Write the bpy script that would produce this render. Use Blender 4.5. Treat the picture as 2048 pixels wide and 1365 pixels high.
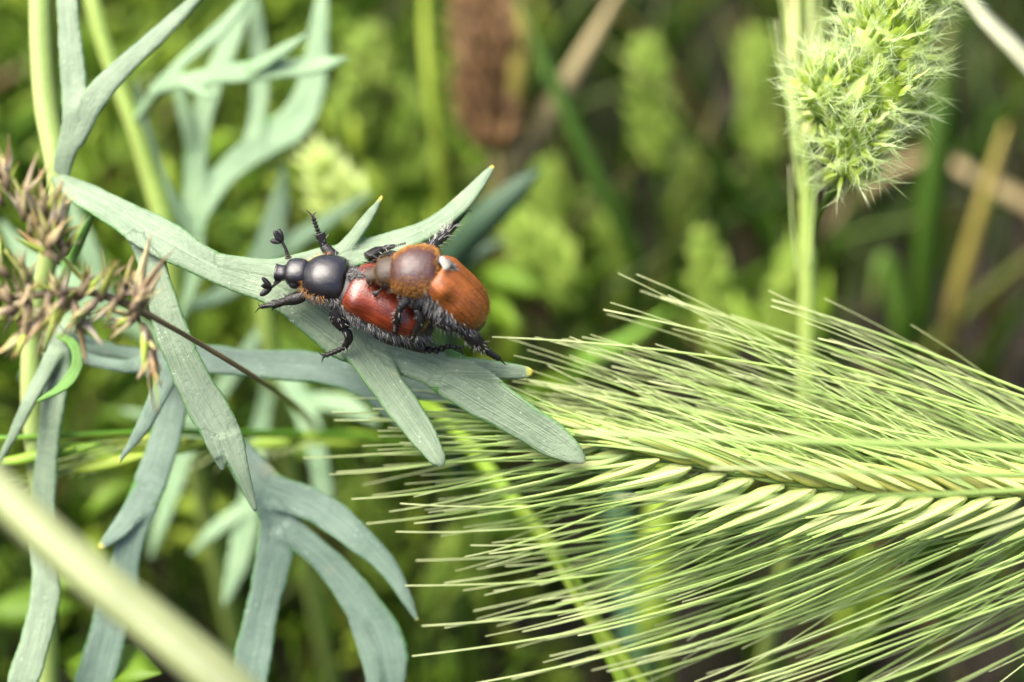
import bpy, math, random
import numpy as np
from mathutils import Vector, Matrix

# ------------------------------------------------------------------ scene, camera, light
for o in list(bpy.data.objects):
    bpy.data.objects.remove(o)
random.seed(11)
rng = np.random.default_rng(11)
sc = bpy.context.scene
COL = sc.collection
sc.unit_settings.system = 'METRIC'
sc.unit_settings.scale_length = 0.01            # one unit is one centimetre

CAM_H, PITCH, FOCUS, VIEW_W = 18.0, 42.0, 10.0, 7.0
M = Matrix.Translation((0, 0, CAM_H)) @ Matrix.Rotation(math.radians(90 - PITCH), 4, 'X')
cd = bpy.data.cameras.new('camera'); cam = bpy.data.objects.new('camera', cd); COL.objects.link(cam)
cam.matrix_world = M
cd.sensor_width = 36.0
cd.lens = 36.0 * FOCUS / VIEW_W
cd.clip_start, cd.clip_end = 0.1, 20000
cd.dof.use_dof = True
cd.dof.focus_distance = FOCUS + 0.02
cd.dof.aperture_fstop = cd.lens * 1e-3 / 0.36
sc.camera = cam

SUN_EL, SUN_AZ = 68.0, 275.0                    # azimuth: clockwise from +Y
w = bpy.data.worlds.new('World'); sc.world = w; w.use_nodes = True
wn, wl = w.node_tree.nodes, w.node_tree.links
sky = wn.new('ShaderNodeTexSky'); sky.sky_type = 'NISHITA'; sky.sun_disc = False
sky.sun_elevation = math.radians(SUN_EL); sky.sun_rotation = math.radians(SUN_AZ)
sky.air_density = 1.0; sky.dust_density = 6.0; sky.ozone_density = 1.0
wl.new(sky.outputs[0], wn['Background'].inputs[0]); wn['Background'].inputs[1].default_value = 0.08

sd = bpy.data.lights.new('sun', 'SUN'); sun = bpy.data.objects.new('sun', sd); COL.objects.link(sun)
sd.energy = 2.4; sd.angle = math.radians(52); sd.color = (1.0, 0.96, 0.86)
az, el = math.radians(SUN_AZ), math.radians(SUN_EL)
to_sun = Vector((math.sin(az) * math.cos(el), math.cos(az) * math.cos(el), math.sin(el)))
sun.rotation_euler = to_sun.to_track_quat('Z', 'Y').to_euler()
sun.location = (0, -30, 60)

vs = sc.view_settings
vs.view_transform = 'Standard'; vs.look = 'None'; vs.gamma = 1.0; vs.use_curve_mapping = False
vs.exposure = 2.1
sc.render.engine = 'CYCLES'
sc.cycles.use_denoising = True
try: sc.cycles.denoiser = 'OPENIMAGEDENOISE'
except Exception: pass
sc.cycles.max_bounces = 8; sc.cycles.diffuse_bounces = 4; sc.cycles.glossy_bounces = 3
sc.cycles.transmission_bounces = 4; sc.cycles.transparent_max_bounces = 6
sc.cycles.sample_clamp_indirect = 4

# ------------------------------------------------------------------ placing helpers
K = VIEW_W / (2048 * FOCUS)                      # cm per photograph pixel per cm of depth
def P(x, y, d=10.0):
    return M @ Vector(((x - 1024) * K * d, (682.5 - y) * K * d, -d))
R3 = M.to_3x3()
def C(x, y, z):                                  # direction given right / up / towards the lens
    return (R3 @ Vector((x, y, z))).normalized()
MI = M.inverted()
def depth_px(p):
    q = MI @ p; d = -q.z
    return d, 1024 + q.x / (K * d), 682.5 - q.y / (K * d)
UP = Vector((0, 0, 1))
FACE = C(0, .45, .89)                            # how the leaves lie: tipped up and to the viewer

def catmull(ctrl, n):
    a = np.array(ctrl, float)
    a = np.vstack([2 * a[0] - a[1], a, 2 * a[-1] - a[-2]])
    out = []
    segs = len(a) - 3
    m = 12
    for i in range(segs):
        p0, p1, p2, p3 = a[i:i + 4]
        for j in range(m + (i == segs - 1)):
            t = j / m
            out.append(.5 * (2 * p1 + (p2 - p0) * t + (2 * p0 - 5 * p1 + 4 * p2 - p3) * t * t + (3 * p1 - p0 - 3 * p2 + p3) * t ** 3))
    out = np.array(out)
    L = np.concatenate([[0], np.cumsum(np.linalg.norm(np.diff(out[:, :3], axis=0), axis=1))])
    s = np.linspace(0, L[-1], n)
    return np.stack([np.interp(s, L, out[:, k]) for k in range(out.shape[1])], 1)

def pxpath(ctrl, n):
    """ctrl of (px, py, depth, width in px) -> points, half widths"""
    c3 = []
    for c in ctrl:
        p = P(*c[:3]); c3.append((*p, max(c[3], 0) * .5 * K * c[2]))
    r = catmull(c3, n)
    return [Vector(q[:3]) for q in r], [max(q[3], 0.001) for q in r]

def to_ground(p, lean=(0, 0), n=3, sink=.1):
    """control points from p down to the soil"""
    q = Vector((p.x + lean[0], p.y + lean[1], -sink))
    return [p.lerp(q, (i + 1) / n) + Vector((lean[0], lean[1], 0)) * (-.3 * math.sin(math.pi * (i + 1) / n) * .4) for i in range(n)]

# ------------------------------------------------------------------ mesh builder
class MB:
    def __init__(s): s.V = []; s.F = []; s.m = []; s.u = []; s.v = []
    def add(s, verts, faces, mi=0, u=None, v=0.0):
        b = len(s.V)
        s.V += [tuple(q) for q in verts]
        s.F += [tuple(i + b for i in f) for f in faces]
        s.m += [mi] * len(faces)
        s.u += list(u) if u is not None else [0.0] * len(verts)
        s.v += list(v) if hasattr(v, '__len__') else [v] * len(verts)
    def mesh(s, name, mats, smooth=True):
        me = bpy.data.meshes.new(name)
        me.from_pydata(s.V, [], s.F)
        for mt in mats: me.materials.append(mt)
        if len(mats) > 1: me.polygons.foreach_set('material_index', s.m)
        if smooth: me.polygons.foreach_set('use_smooth', [True] * len(s.F))
        for nm, dat in (('u', s.u), ('v', s.v)):
            at = me.attributes.new(nm, 'FLOAT', 'POINT'); at.data.foreach_set('value', dat)
        me.update()
        return me
    def build(s, name, mats, parent=None, smooth=True):
        if not isinstance(mats, (list, tuple)): mats = [mats]
        return link(name, s.mesh(name, mats, smooth), parent)

def link(name, me, parent=None):
    o = bpy.data.objects.new(name, me); COL.objects.link(o)
    if parent is not None:
        o.parent = parent
        o.matrix_parent_inverse = parent.matrix_world.inverted()
    return o
def empty(name, loc):
    o = bpy.data.objects.new(name, None); COL.objects.link(o); o.location = loc
    o.empty_display_size = .3
    o.matrix_world = Matrix.Translation(loc)
    return o
def tag(o, label=None, cat=None, group=None, kind=None):
    if label: o['label'] = label
    if cat: o['category'] = cat
    if group: o['group'] = group
    if kind: o['kind'] = kind
    return o

def sweep(mb, pts, W, T=None, nrm=None, sides=8, mi=0, e=1.0, gutter=0.0, v=None, u0=0, u1=1, wob=0):
    n = len(pts)
    T = T if T is not None else W
    nrm = nrm or UP
    V = []; U = []; VV = []
    bprev = None
    for i, p in enumerate(pts):
        t = (pts[min(i + 1, n - 1)] - pts[max(i - 1, 0)]).normalized()
        nn = nrm[i] if isinstance(nrm, list) else nrm
        b = t.cross(nn)
        if b.length < .05: b = bprev if bprev is not None else t.orthogonal()
        b.normalize()
        if bprev is not None and b.dot(bprev) < 0: b = -b
        bprev = b
        m = b.cross(t).normalized()
        for k in range(sides):
            a = 2 * math.pi * k / sides
            c, s_ = math.cos(a), math.sin(a)
            cc = math.copysign(abs(c) ** e, c); ss = math.copysign(abs(s_) ** e, s_)
            z = T[i] * ss
            if gutter: z -= gutter * W[i] * (1 - cc * cc) * (1 if s_ > 0 else .6)
            V.append(p + b * (W[i] * cc) + m * z)
            U.append(u0 + (u1 - u0) * i / (n - 1)); VV.append(cc if v is None else v)
    F = []
    for i in range(n - 1):
        for k in range(sides):
            k2 = (k + 1) % sides
            F.append((i * sides + k, i * sides + k2, (i + 1) * sides + k2, (i + 1) * sides + k))
    F.append(tuple(reversed(range(sides)))); F.append(tuple((n - 1) * sides + k for k in range(sides)))
    mb.add(V, F, mi, U, VV)

def blade(mb, pts, W, nrm, v=.5, fold=.25, mi=0, thick=.012):
    """a thin folded leaf blade with real thickness"""
    n = len(pts); V = []; U = []; F = []; VV = []
    bprev = None
    for i, p in enumerate(pts):
        t = (pts[min(i + 1, n - 1)] - pts[max(i - 1, 0)]).normalized()
        b = t.cross(nrm)
        if b.length < .05: b = bprev or t.orthogonal()
        b.normalize()
        if bprev is not None and b.dot(bprev) < 0: b = -b
        bprev = b
        m = b.cross(t).normalized()
        h = min(thick, W[i] * .4)
        V += [p + b * W[i] + m * (fold * W[i]), p + m * h, p - b * W[i] + m * (fold * W[i]), p - m * h]
        U += [i / (n - 1)] * 4; VV += [v] * 4
    for i in range(n - 1):
        for k in range(4):
            F.append((i * 4 + k, i * 4 + (k + 1) % 4, i * 4 + 4 + (k + 1) % 4, i * 4 + 4 + k))
    F.append((3, 2, 1, 0)); F.append(tuple(n * 4 - 4 + k for k in range(4)))
    mb.add(V, F, mi, U, VV)

def hair(mb, p, d, L, r, bend=None, mi=0, v=0.0):
    """a fine three-sided bristle"""
    d = d.normalized()
    a = d.orthogonal().normalized(); b = d.cross(a)
    bend = bend if bend is not None else Vector((0, 0, 0))
    V = []
    for t, rr in ((0, r), (.5, r * .7)):
        c = p + d * (L * t) + bend * (L * t * t)
        for k in range(3):
            an = 2.094 * k
            V.append(c + (a * math.cos(an) + b * math.sin(an)) * rr)
    V.append(p + d * L + bend * L)
    F = [(0, 1, 4, 3), (1, 2, 5, 4), (2, 0, 3, 5), (3, 4, 6), (4, 5, 6), (5, 3, 6)]
    mb.add(V, F, mi, [0, 0, 0, .5, .5, .5, 1], v)

def sample(mb, n, flt=None, mi=None):
    """random points with normals on the faces of a builder"""
    fs = [f for f, m in zip(mb.F, mb.m) if mi is None or m in mi]
    cs = []
    for f in fs:
        q = [Vector(mb.V[i]) for i in f[:4]]
        nr = (q[1] - q[0]).cross(q[2] - q[0])
        if len(q) == 4: nr += (q[2] - q[0]).cross(q[3] - q[0])
        cs.append((q, nr))
    ar = [c[1].length for c in cs]
    out = []
    tries = 0
    while len(out) < n and tries < n * 30:
        for q, nr in random.choices(cs, ar, k=n):
            tries += 1
            a, b = random.random(), random.random()
            if len(q) == 4:
                p = q[0].lerp(q[1], a).lerp(q[3].lerp(q[2], a), b)
            else:
                p = q[0].lerp(q[1], a).lerp(q[2], b)
            nn = nr.normalized()
            if flt is None or flt(p, nn):
                out.append((p, nn))
                if len(out) >= n: break
    return out
def jit(s): return Vector((random.gauss(0, s), random.gauss(0, s), random.gauss(0, s)))

# ------------------------------------------------------------------ materials
def nodes(name):
    m = bpy.data.materials.new(name); m.use_nodes = True
    nt = m.node_tree; return m, nt, nt.nodes, nt.links, nt.nodes['Principled BSDF']
def ramp(nt, stops, fac):
    r = nt.nodes.new('ShaderNodeValToRGB')
    els = r.color_ramp.elements
    while len(els) < len(stops): els.new(.5)
    for e_, (p, c) in zip(els, stops): e_.position = p; e_.color = (*c, 1)
    nt.links.new(fac, r.inputs[0]); return r.outputs[0]
def attr(nt, nm):
    a = nt.nodes.new('ShaderNodeAttribute'); a.attribute_name = nm; return a.outputs['Fac']
def math_(nt, op, a, b=None):
    n = nt.nodes.new('ShaderNodeMath'); n.operation = op
    for i, q in enumerate((a, b)):
        if q is None: continue
        if isinstance(q, (int, float)): n.inputs[i].default_value = q
        else: nt.links.new(q, n.inputs[i])
    return n.outputs[0]
def mix(nt, fac, a, b, mode='MIX'):
    n = nt.nodes.new('ShaderNodeMix'); n.data_type = 'RGBA'; n.blend_type = mode
    for i, q in ((0, fac), (6, a), (7, b)):
        if isinstance(q, (int, float)): n.inputs[i].default_value = q
        elif isinstance(q, tuple): n.inputs[i].default_value = (*q, 1)
        else: nt.links.new(q, n.inputs[i])
    return n.outputs[2]
def noise(nt, scale, detail=3, vec=None, rough=.55):
    n = nt.nodes.new('ShaderNodeTexNoise'); n.inputs['Scale'].default_value = scale
    n.inputs['Detail'].default_value = detail; n.inputs['Roughness'].default_value = rough
    if vec is None:
        tc = nt.nodes.new('ShaderNodeTexCoord'); vec = tc.outputs['Object']
    nt.links.new(vec, n.inputs['Vector']); return n.outputs['Fac']
def comb(nt, x, y, z):
    n = nt.nodes.new('ShaderNodeCombineXYZ')
    for i, q in enumerate((x, y, z)):
        if isinstance(q, (int, float)): n.inputs[i].default_value = q
        else: nt.links.new(q, n.inputs[i])
    return n.outputs[0]
def bump(nt, bs, h, strength, dist):
    b = nt.nodes.new('ShaderNodeBump'); b.inputs['Strength'].default_value = strength; b.inputs['Distance'].default_value = dist
    nt.links.new(h, b.inputs['Height']); nt.links.new(b.outputs[0], bs.inputs['Normal']); return b.outputs[0]
def rng_map(nt, v, a, b):
    n = nt.nodes.new('ShaderNodeMapRange'); n.inputs[1].default_value = a; n.inputs[2].default_value = b
    nt.links.new(v, n.inputs[0]); return n.outputs[0]

def mat_glaucous(name, c1, c2, edge, tips=True, sss=.15, detail=True):
    m, nt, N, L, bs = nodes(name)
    u, v, tp = attr(nt, 'u'), attr(nt, 'v'), attr(nt, 'tip')
    st = noise(nt, 1.0, 4, comb(nt, math_(nt, 'MULTIPLY', u, 2.6), math_(nt, 'MULTIPLY', v, 16.0), tp))
    blot = noise(nt, 3.2, 4)
    col = ramp(nt, [(.34, c1), (.66, c2)], mix(nt, .45, st, blot))
    rib = rng_map(nt, math_(nt, 'ABSOLUTE', v), .10, .02)
    col = mix(nt, math_(nt, 'MULTIPLY', rib, .35), col, c2)
    ed = rng_map(nt, math_(nt, 'ABSOLUTE', v), .76, .98)
    col = mix(nt, ed, col, edge)
    if detail:
        fl = N.new('ShaderNodeTexVoronoi'); fl.inputs['Scale'].default_value = 26
        tc = N.new('ShaderNodeTexCoord'); L.new(tc.outputs['Object'], fl.inputs['Vector'])
        spot = rng_map(nt, fl.outputs['Distance'], .17, .09)
        gate = rng_map(nt, noise(nt, 7, 2), .52, .62)
        col = mix(nt, math_(nt, 'MULTIPLY', math_(nt, 'MULTIPLY', spot, gate), .55), col, (.62, .70, .62))
        stn = rng_map(nt, noise(nt, 1.9, 5), .66, .74)
        col = mix(nt, math_(nt, 'MULTIPLY', stn, .35), col, (.34, .30, .17))
    if tips:
        ty = rng_map(nt, tp, .065, .02)
        col = mix(nt, ty, col, (.50, .50, .06))
        to = rng_map(nt, tp, .022, .008)
        col = mix(nt, to, col, (.45, .17, .03))
    L.new(col, bs.inputs['Base Color'])
    bs.inputs['Roughness'].default_value = .52
    bs.inputs['Specular IOR Level'].default_value = .4
    bs.inputs['Subsurface Weight'].default_value = sss
    bs.inputs['Subsurface Radius'].default_value = (.03, .06, .02)
    bs.inputs['Subsurface Scale'].default_value = 1.0
    h = mix(nt, .45, st, noise(nt, 30, 3))
    bump(nt, bs, h, .7, .025)
    return m

def mat_plant(name, by_v, tip=None, trans=.3, rough=.5, tipr=(.6, 1.0), streak=0.25, base=None, baser=(.35, 0)):
    """thin green matter: colour by the piece (v), toward the tip (u), with streaks, and light let through"""
    m, nt, N, L, bs = nodes(name)
    u, v = attr(nt, 'u'), attr(nt, 'v')
    col = ramp(nt, by_v, v)
    if base: col = mix(nt, rng_map(nt, u, *baser), col, base)
    if tip: col = mix(nt, rng_map(nt, u, *tipr), col, tip)
    ns = noise(nt, 5, 4)
    col = mix(nt, streak, col, mix(nt, 1.0, col, ramp(nt, [(.3, (.35, .4, .3)), (.7, (1.0, 1.0, 1.0))], ns), 'MULTIPLY'))
    L.new(col, bs.inputs['Base Color'])
    bs.inputs['Roughness'].default_value = rough
    bs.inputs['Specular IOR Level'].default_value = .35
    bump(nt, bs, noise(nt, 22, 3), .25, .01)
    if trans > 0:
        tr = N.new('ShaderNodeBsdfTranslucent'); L.new(col, tr.inputs[0])
        mx = N.new('ShaderNodeMixShader'); mx.inputs[0].default_value = trans
        L.new(bs.outputs[0], mx.inputs[1]); L.new(tr.outputs[0], mx.inputs[2])
        L.new(mx.outputs[0], N['Material Output'].inputs[0])
    return m

def mat_shell(name, c1, c2, rough, coat=.0, streak=(4, 60), bumpd=.004, spec=.5, rim=None, sheen=None, nscale=20):
    m, nt, N, L, bs = nodes(name)
    u, v = attr(nt, 'u'), attr(nt, 'v')
    st = noise(nt, 1.0, 4, comb(nt, math_(nt, 'MULTIPLY', u, streak[0]), math_(nt, 'MULTIPLY', v, streak[1]), 0.0))
    col = ramp(nt, [(.34, c1), (.66, c2)], mix(nt, .4, st, noise(nt, nscale, 4)))
    if rim: col = mix(nt, rng_map(nt, math_(nt, 'ABSOLUTE', v), .45, .95), col, rim)
    L.new(col, bs.inputs['Base Color'])
    bs.inputs['Roughness'].default_value = rough
    bs.inputs['Specular IOR Level'].default_value = spec
    bs.inputs['Coat Weight'].default_value = coat; bs.inputs['Coat Roughness'].default_value = .12
    if sheen:
        bs.inputs['Sheen Weight'].default_value = .6; bs.inputs['Sheen Roughness'].default_value = .4
        bs.inputs['Sheen Tint'].default_value = (*sheen, 1)
    bump(nt, bs, mix(nt, .35, mix(nt, .5, noise(nt, 75, 3), st), noise(nt, 11, 3)), .6, bumpd * 1.8)
    return m

GL = mat_glaucous('glaucous_leaf', (.085, .132, .076), (.215, .275, .178), (.055, .155, .03))
GL2 = mat_glaucous('bluish_leaf', (.070, .120, .084), (.170, .236, .178), (.055, .16, .032))
GLB = mat_glaucous('soft_leaf', (.115, .205, .10), (.235, .34, .185), (.10, .23, .06), tips=False, sss=0, detail=False)
GLG = mat_glaucous('green_lobe', (.065, .17, .02), (.12, .24, .045), (.06, .19, .02), tips=False, sss=.1, detail=False)
STEM = mat_plant('stem_pale', [(0, (.24, .33, .09)), (1, (.34, .39, .14))], trans=.1)
STEMY = mat_plant('stem_yellow', [(0, (.22, .32, .06)), (1, (.30, .38, .09))], trans=.1)
CREAM = mat_plant('stem_cream', [(0, (.25, .28, .13)), (.35, (.41, .42, .28)), (.55, (.25, .32, .07)), (.7, (.38, .42, .20)), (1, (.19, .21, .10))], trans=.1, streak=.35)
def mat_lemma(name, a, b, edge, tip, tipr):
    m, nt, N, L, bs = nodes(name)
    u, v = attr(nt, 'u'), attr(nt, 'v')
    oi = N.new('ShaderNodeObjectInfo').outputs['Random']
    col = ramp(nt, [(0, a), (1, b)], oi)
    st = noise(nt, 1.0, 3, comb(nt, math_(nt, 'MULTIPLY', u, 1.6), math_(nt, 'MULTIPLY', v, 5.0), math_(nt, 'MULTIPLY', oi, 40.0)))
    col = mix(nt, rng_map(nt, math_(nt, 'ABSOLUTE', v), .55, 1.0), col, edge)
    col = mix(nt, rng_map(nt, u, *tipr), col, tip)
    col = mix(nt, math_(nt, 'MULTIPLY', rng_map(nt, st, .44, .62), .55), col, edge)
    L.new(col, bs.inputs['Base Color']); bs.inputs['Roughness'].default_value = .42
    bump(nt, bs, st, .4, .012)
    tr = N.new('ShaderNodeBsdfTranslucent'); L.new(col, tr.inputs[0])
    mx = N.new('ShaderNodeMixShader'); mx.inputs[0].default_value = .45
    L.new(bs.outputs[0], mx.inputs[1]); L.new(tr.outputs[0], mx.inputs[2]); L.new(mx.outputs[0], N['Material Output'].inputs[0])
    return m
LEMMA = mat_lemma('lemma', (.58, .59, .22), (.64, .67, .33), (.40, .53, .15), (.34, .49, .13), (.55, 1.0))
LEMMAG = mat_lemma('lemma_green', (.42, .55, .17), (.54, .63, .28), (.33, .48, .12), (.33, .48, .13), (.40, .95))
LEMMAY = mat_lemma('lemma_yellow', (.60, .56, .13), (.66, .64, .22), (.46, .50, .10), (.36, .51, .14), (.5, .98))
AWN = mat_plant('awn', [(0, (.40, .56, .15)), (.5, (.50, .64, .22)), (1, (.60, .69, .32))], tip=(.64, .69, .38), tipr=(.6, 1.0), trans=.45, rough=.45, streak=.1)
FOX = mat_plant('foxtail_green', [(0, (.30, .46, .03)), (.5, (.50, .64, .07)), (1, (.62, .74, .20))], tip=(.74, .82, .46), tipr=(.5, 1.1), trans=.35, streak=.15)
FHAIR = mat_plant('pale_hair', [(0, (.60, .76, .30)), (1, (.82, .88, .62))], trans=.5, streak=0)
GRASS = mat_plant('meadow_grass', [(0, (.014, .040, .003)), (.35, (.034, .085, .005)), (.6, (.075, .15, .010)), (.78, (.15, .22, .02)), (.86, (.17, .13, .045)), (1, (.11, .062, .03))], tip=(.17, .15, .04), tipr=(.8, 1.15), trans=.3)
HERB = mat_plant('herb_green', [(0, (.06, .14, .009)), (.5, (.19, .32, .022)), (1, (.40, .50, .055))], trans=.4)
BRIGHT = mat_plant('bright_grass', [(0, (.10, .26, .015)), (.5, (.22, .39, .03)), (1, (.38, .46, .05))], trans=.3)
SPIKE = mat_plant('spike_green', [(0, (.09, .19, .012)), (.5, (.23, .36, .036)), (1, (.40, .51, .10))], trans=.35)
SEAG = mat_plant('sea_green', [(0, (.045, .085, .048)), (1, (.09, .22, .09))], trans=.25)
BROWN = mat_plant('dry_brown', [(0, (.07, .032, .015)), (.5, (.20, .105, .045)), (1, (.36, .22, .09))], trans=.25)
TAN = mat_plant('dry_tan', [(0, (.26, .19, .09)), (1, (.36, .30, .14))], trans=.2)
OCHRE = mat_plant('dry_ochre', [(0, (.28, .27, .05)), (1, (.38, .29, .06))], trans=.2)
BRACT = mat_plant('bract', [(0, (.34, .32, .08)), (.28, (.46, .42, .20)), (.5, (.43, .33, .18)), (.75, (.38, .23, .10)), (1, (.50, .45, .34))], base=(.042, .022, .020), baser=(.45, .12), tip=(.44, .28, .15), tipr=(.75, 1.0), trans=.2, rough=.45)
BRACTG = mat_plant('bract_green', [(0, (.30, .42, .05)), (1, (.50, .52, .12))], tip=(.46, .24, .08), tipr=(.7, 1.0), trans=.25)
PSTEM = mat_plant('seed_stem', [(0, (.19, .22, .04)), (1, (.22, .23, .05))], base=(.15, .11, .055), baser=(.37, .27), trans=0, rough=.4)

BLACK = mat_shell('black_shell', (.006, .005, .007), (.010, .008, .010), .17, coat=.25, bumpd=.006, spec=.5)
BLEG = mat_shell('leg_shell', (.004, .003, .003), (.014, .010, .008), .26, coat=.1, bumpd=.006, spec=.35)
BROWNH = mat_shell('brown_head', (.016, .010, .005), (.05, .026, .010), .42, coat=.1, bumpd=.01)
RED = mat_shell('red_elytra', (.032, .004, .002), (.20, .030, .006), .20, coat=.25, streak=(3, 22), bumpd=.010, nscale=9)
ORANGE = mat_shell('orange_elytra', (.065, .015, .002), (.31, .085, .007), .42, coat=.0, streak=(3, 26), bumpd=.012, nscale=8)
PURPLE = mat_shell('purple_pronotum', (.020, .006, .007), (.055, .017, .016), .30, coat=.12, rim=(.12, .045, .008), bumpd=.007)
PATCH = mat_shell('pale_patch', (.40, .38, .30), (.60, .57, .47), .45, bumpd=.01)
BELLY = mat_shell('belly', (.010, .009, .009), (.03, .027, .025), .5)
def mat_hair(name, a, b):
    m, nt, N, L, bs = nodes(name)
    L.new(ramp(nt, [(0, a), (1, b)], attr(nt, 'v')), bs.inputs['Base Color']); bs.inputs['Roughness'].default_value = .45
    return m
GREYH = mat_hair('grey_hair', (.035, .032, .03), (.42, .40, .37))
ORANGEH = mat_hair('orange_hair', (.16, .06, .008), (.50, .22, .03))
DARKH = mat_hair('dark_hair', (.02, .018, .016), (.10, .09, .08))

# ------------------------------------------------------------------ ground
def mat_soil():
    m, nt, N, L, bs = nodes('soil')
    n = noise(nt, .9, 8, rough=.65)
    L.new(ramp(nt, [(.3, (.010, .007, .003)), (.6, (.024, .016, .007)), (.8, (.05, .034, .016))], n), bs.inputs['Base Color'])
    bs.inputs['Roughness'].default_value = .95
    bump(nt, bs, noise(nt, 2.5, 8, rough=.7), 1.0, .4)
    return m
g = MB()
XS = [-2500, -400, -100] + list(np.linspace(-45, 45, 70)) + [100, 400, 2500]
YS = [-2500, -300, -60] + list(np.linspace(-15, 75, 70)) + [130, 400, 2500]
gv = []
for y in YS:
    for x in XS:
        near = abs(x) < 46 and -16 < y < 76
        gv.append((x, y, (.5 * math.sin(x * .5) * math.cos(y * .43) + random.uniform(-.35, .35)) * .5 - .3 if near else -.3))
nx = len(XS)
g.add(gv, [(j * nx + i, j * nx + i + 1, (j + 1) * nx + i + 1, (j + 1) * nx + i) for j in range(len(YS) - 1) for i in range(nx - 1)])
tag(g.build('ground', mat_soil()), kind='structure')

# ------------------------------------------------------------------ glaucous leaves: lobes fused into one fleshy leaf
def leaf(name, lobes, mat, parent, voxel=.016, thick=.034, gutter=.17, nrm=None, label=None):
    mb = MB(); samp = []
    for li, lob in enumerate(lobes):
        ctrl, tip = lob[0], lob[1]
        nn = lob[2] if len(lob) > 2 else (nrm or FACE)
        pts, W = pxpath(ctrl, 44)
        L = [0]
        for i in range(1, len(pts)): L.append(L[-1] + (pts[i] - pts[i - 1]).length)
        wob = random.random() * 9
        for i in range(len(pts)):
            W[i] *= 1 + .035 * math.sin(L[i] * 9 + wob) + .02 * math.sin(L[i] * 23 + wob)
            rem = L[-1] - L[i]
            if tip:
                wr = max(W[max(0, len(W) - 8)], .03)
                W[i] *= math.sqrt(max(0.0, 1 - max(0, 1 - rem / wr) ** 2)) * .97 + .03
        T = [min(thick, max(w_ * .62, voxel * 1.3)) for w_ in W]
        W = [max(w_, voxel * 1.3) for w_ in W]
        ph = random.random() * 6.28; nl = []
        for i in range(len(pts)):
            t = (pts[min(i + 1, 43)] - pts[max(i - 1, 0)]).normalized()
            n0 = nn[0].lerp(nn[1], i / 43).normalized() if isinstance(nn, tuple) else nn
            nl.append(Matrix.Rotation(math.radians(14) * math.sin(L[i] * 1.5 + ph), 3, t) @ n0)
        sweep(mb, pts, W, T, nl, 18, e=.8, gutter=gutter)
        plain = random.choice((0, .015, .03, .05, .08))
        for i, p in enumerate(pts):
            t = (pts[min(i + 1, 43)] - pts[max(i - 1, 0)]).normalized()
            b = t.cross(nl[i]).normalized()
            samp.append((*p, *b, W[i], L[i] + li * 3.3, (L[-1] - L[i] + plain) if tip else 9.0))
    o = mb.build(name, mat, None)
    r = o.modifiers.new('r', 'REMESH'); r.mode = 'VOXEL'; r.voxel_size = voxel; r.use_smooth_shade = True
    s = o.modifiers.new('s', 'SMOOTH'); s.factor = .5; s.iterations = 11
    dg = bpy.context.evaluated_depsgraph_get()
    me = bpy.data.meshes.new_from_object(o.evaluated_get(dg))
    old = o.data; o.modifiers.clear(); o.data = me; bpy.data.meshes.remove(old)
    n = len(me.vertices)
    co = np.empty(n * 3, np.float32); me.vertices.foreach_get('co', co); co = co.reshape(-1, 3)
    S = np.array(samp, np.float32)
    idx = np.empty(n, int)
    for a in range(0, n, 20000):
        dd = ((co[a:a + 20000, None, :] - S[None, :, :3]) ** 2).sum(2)
        idx[a:a + 20000] = dd.argmin(1)
    q = S[idx]
    off = co - q[:, :3]
    vv = np.clip((off * q[:, 3:6]).sum(1) / q[:, 6], -1.1, 1.1)
    for nm, dat in (('u', q[:, 7]), ('v', vv), ('tip', q[:, 8])):
        if nm in me.attributes: me.attributes.remove(me.attributes[nm])
        at = me.attributes.new(nm, 'FLOAT', 'POINT'); at.data.foreach_set('value', dat.astype(np.float32))
    me.polygons.foreach_set('use_smooth', [True] * len(me.polygons))
    if not me.materials: me.materials.append(mat)
    me.name = name
    if parent is not None:
        o.parent = parent; o.matrix_parent_inverse = parent.matrix_world.inverted()
    if label: o['label'] = label
    return o

def stem(name, ctrl, mat, parent, n=40, sides=12, lean=(0, 0), ground=True, ridged=True, rbase=None, v=None):
    """ctrl in pixels from top to bottom; the last point is carried on to the soil"""
    pts, W = pxpath(ctrl, n)
    if ground:
        c3 = [(*pts[-4], W[-4]), (*pts[-1], W[-1])] + [(*q, (rbase or W[-1])) for q in to_ground(pts[-1], lean)]
        ex = catmull(c3, 16)[4:]
        pts += [Vector(q[:3]) for q in ex]; W += [q[3] for q in ex]
    mb = MB(); sweep(mb, pts, W, [w_ * .92 for w_ in W], C(.2, .3, .9), sides, v=v)
    return mb.build(name, mat, parent), pts[-1]

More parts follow.
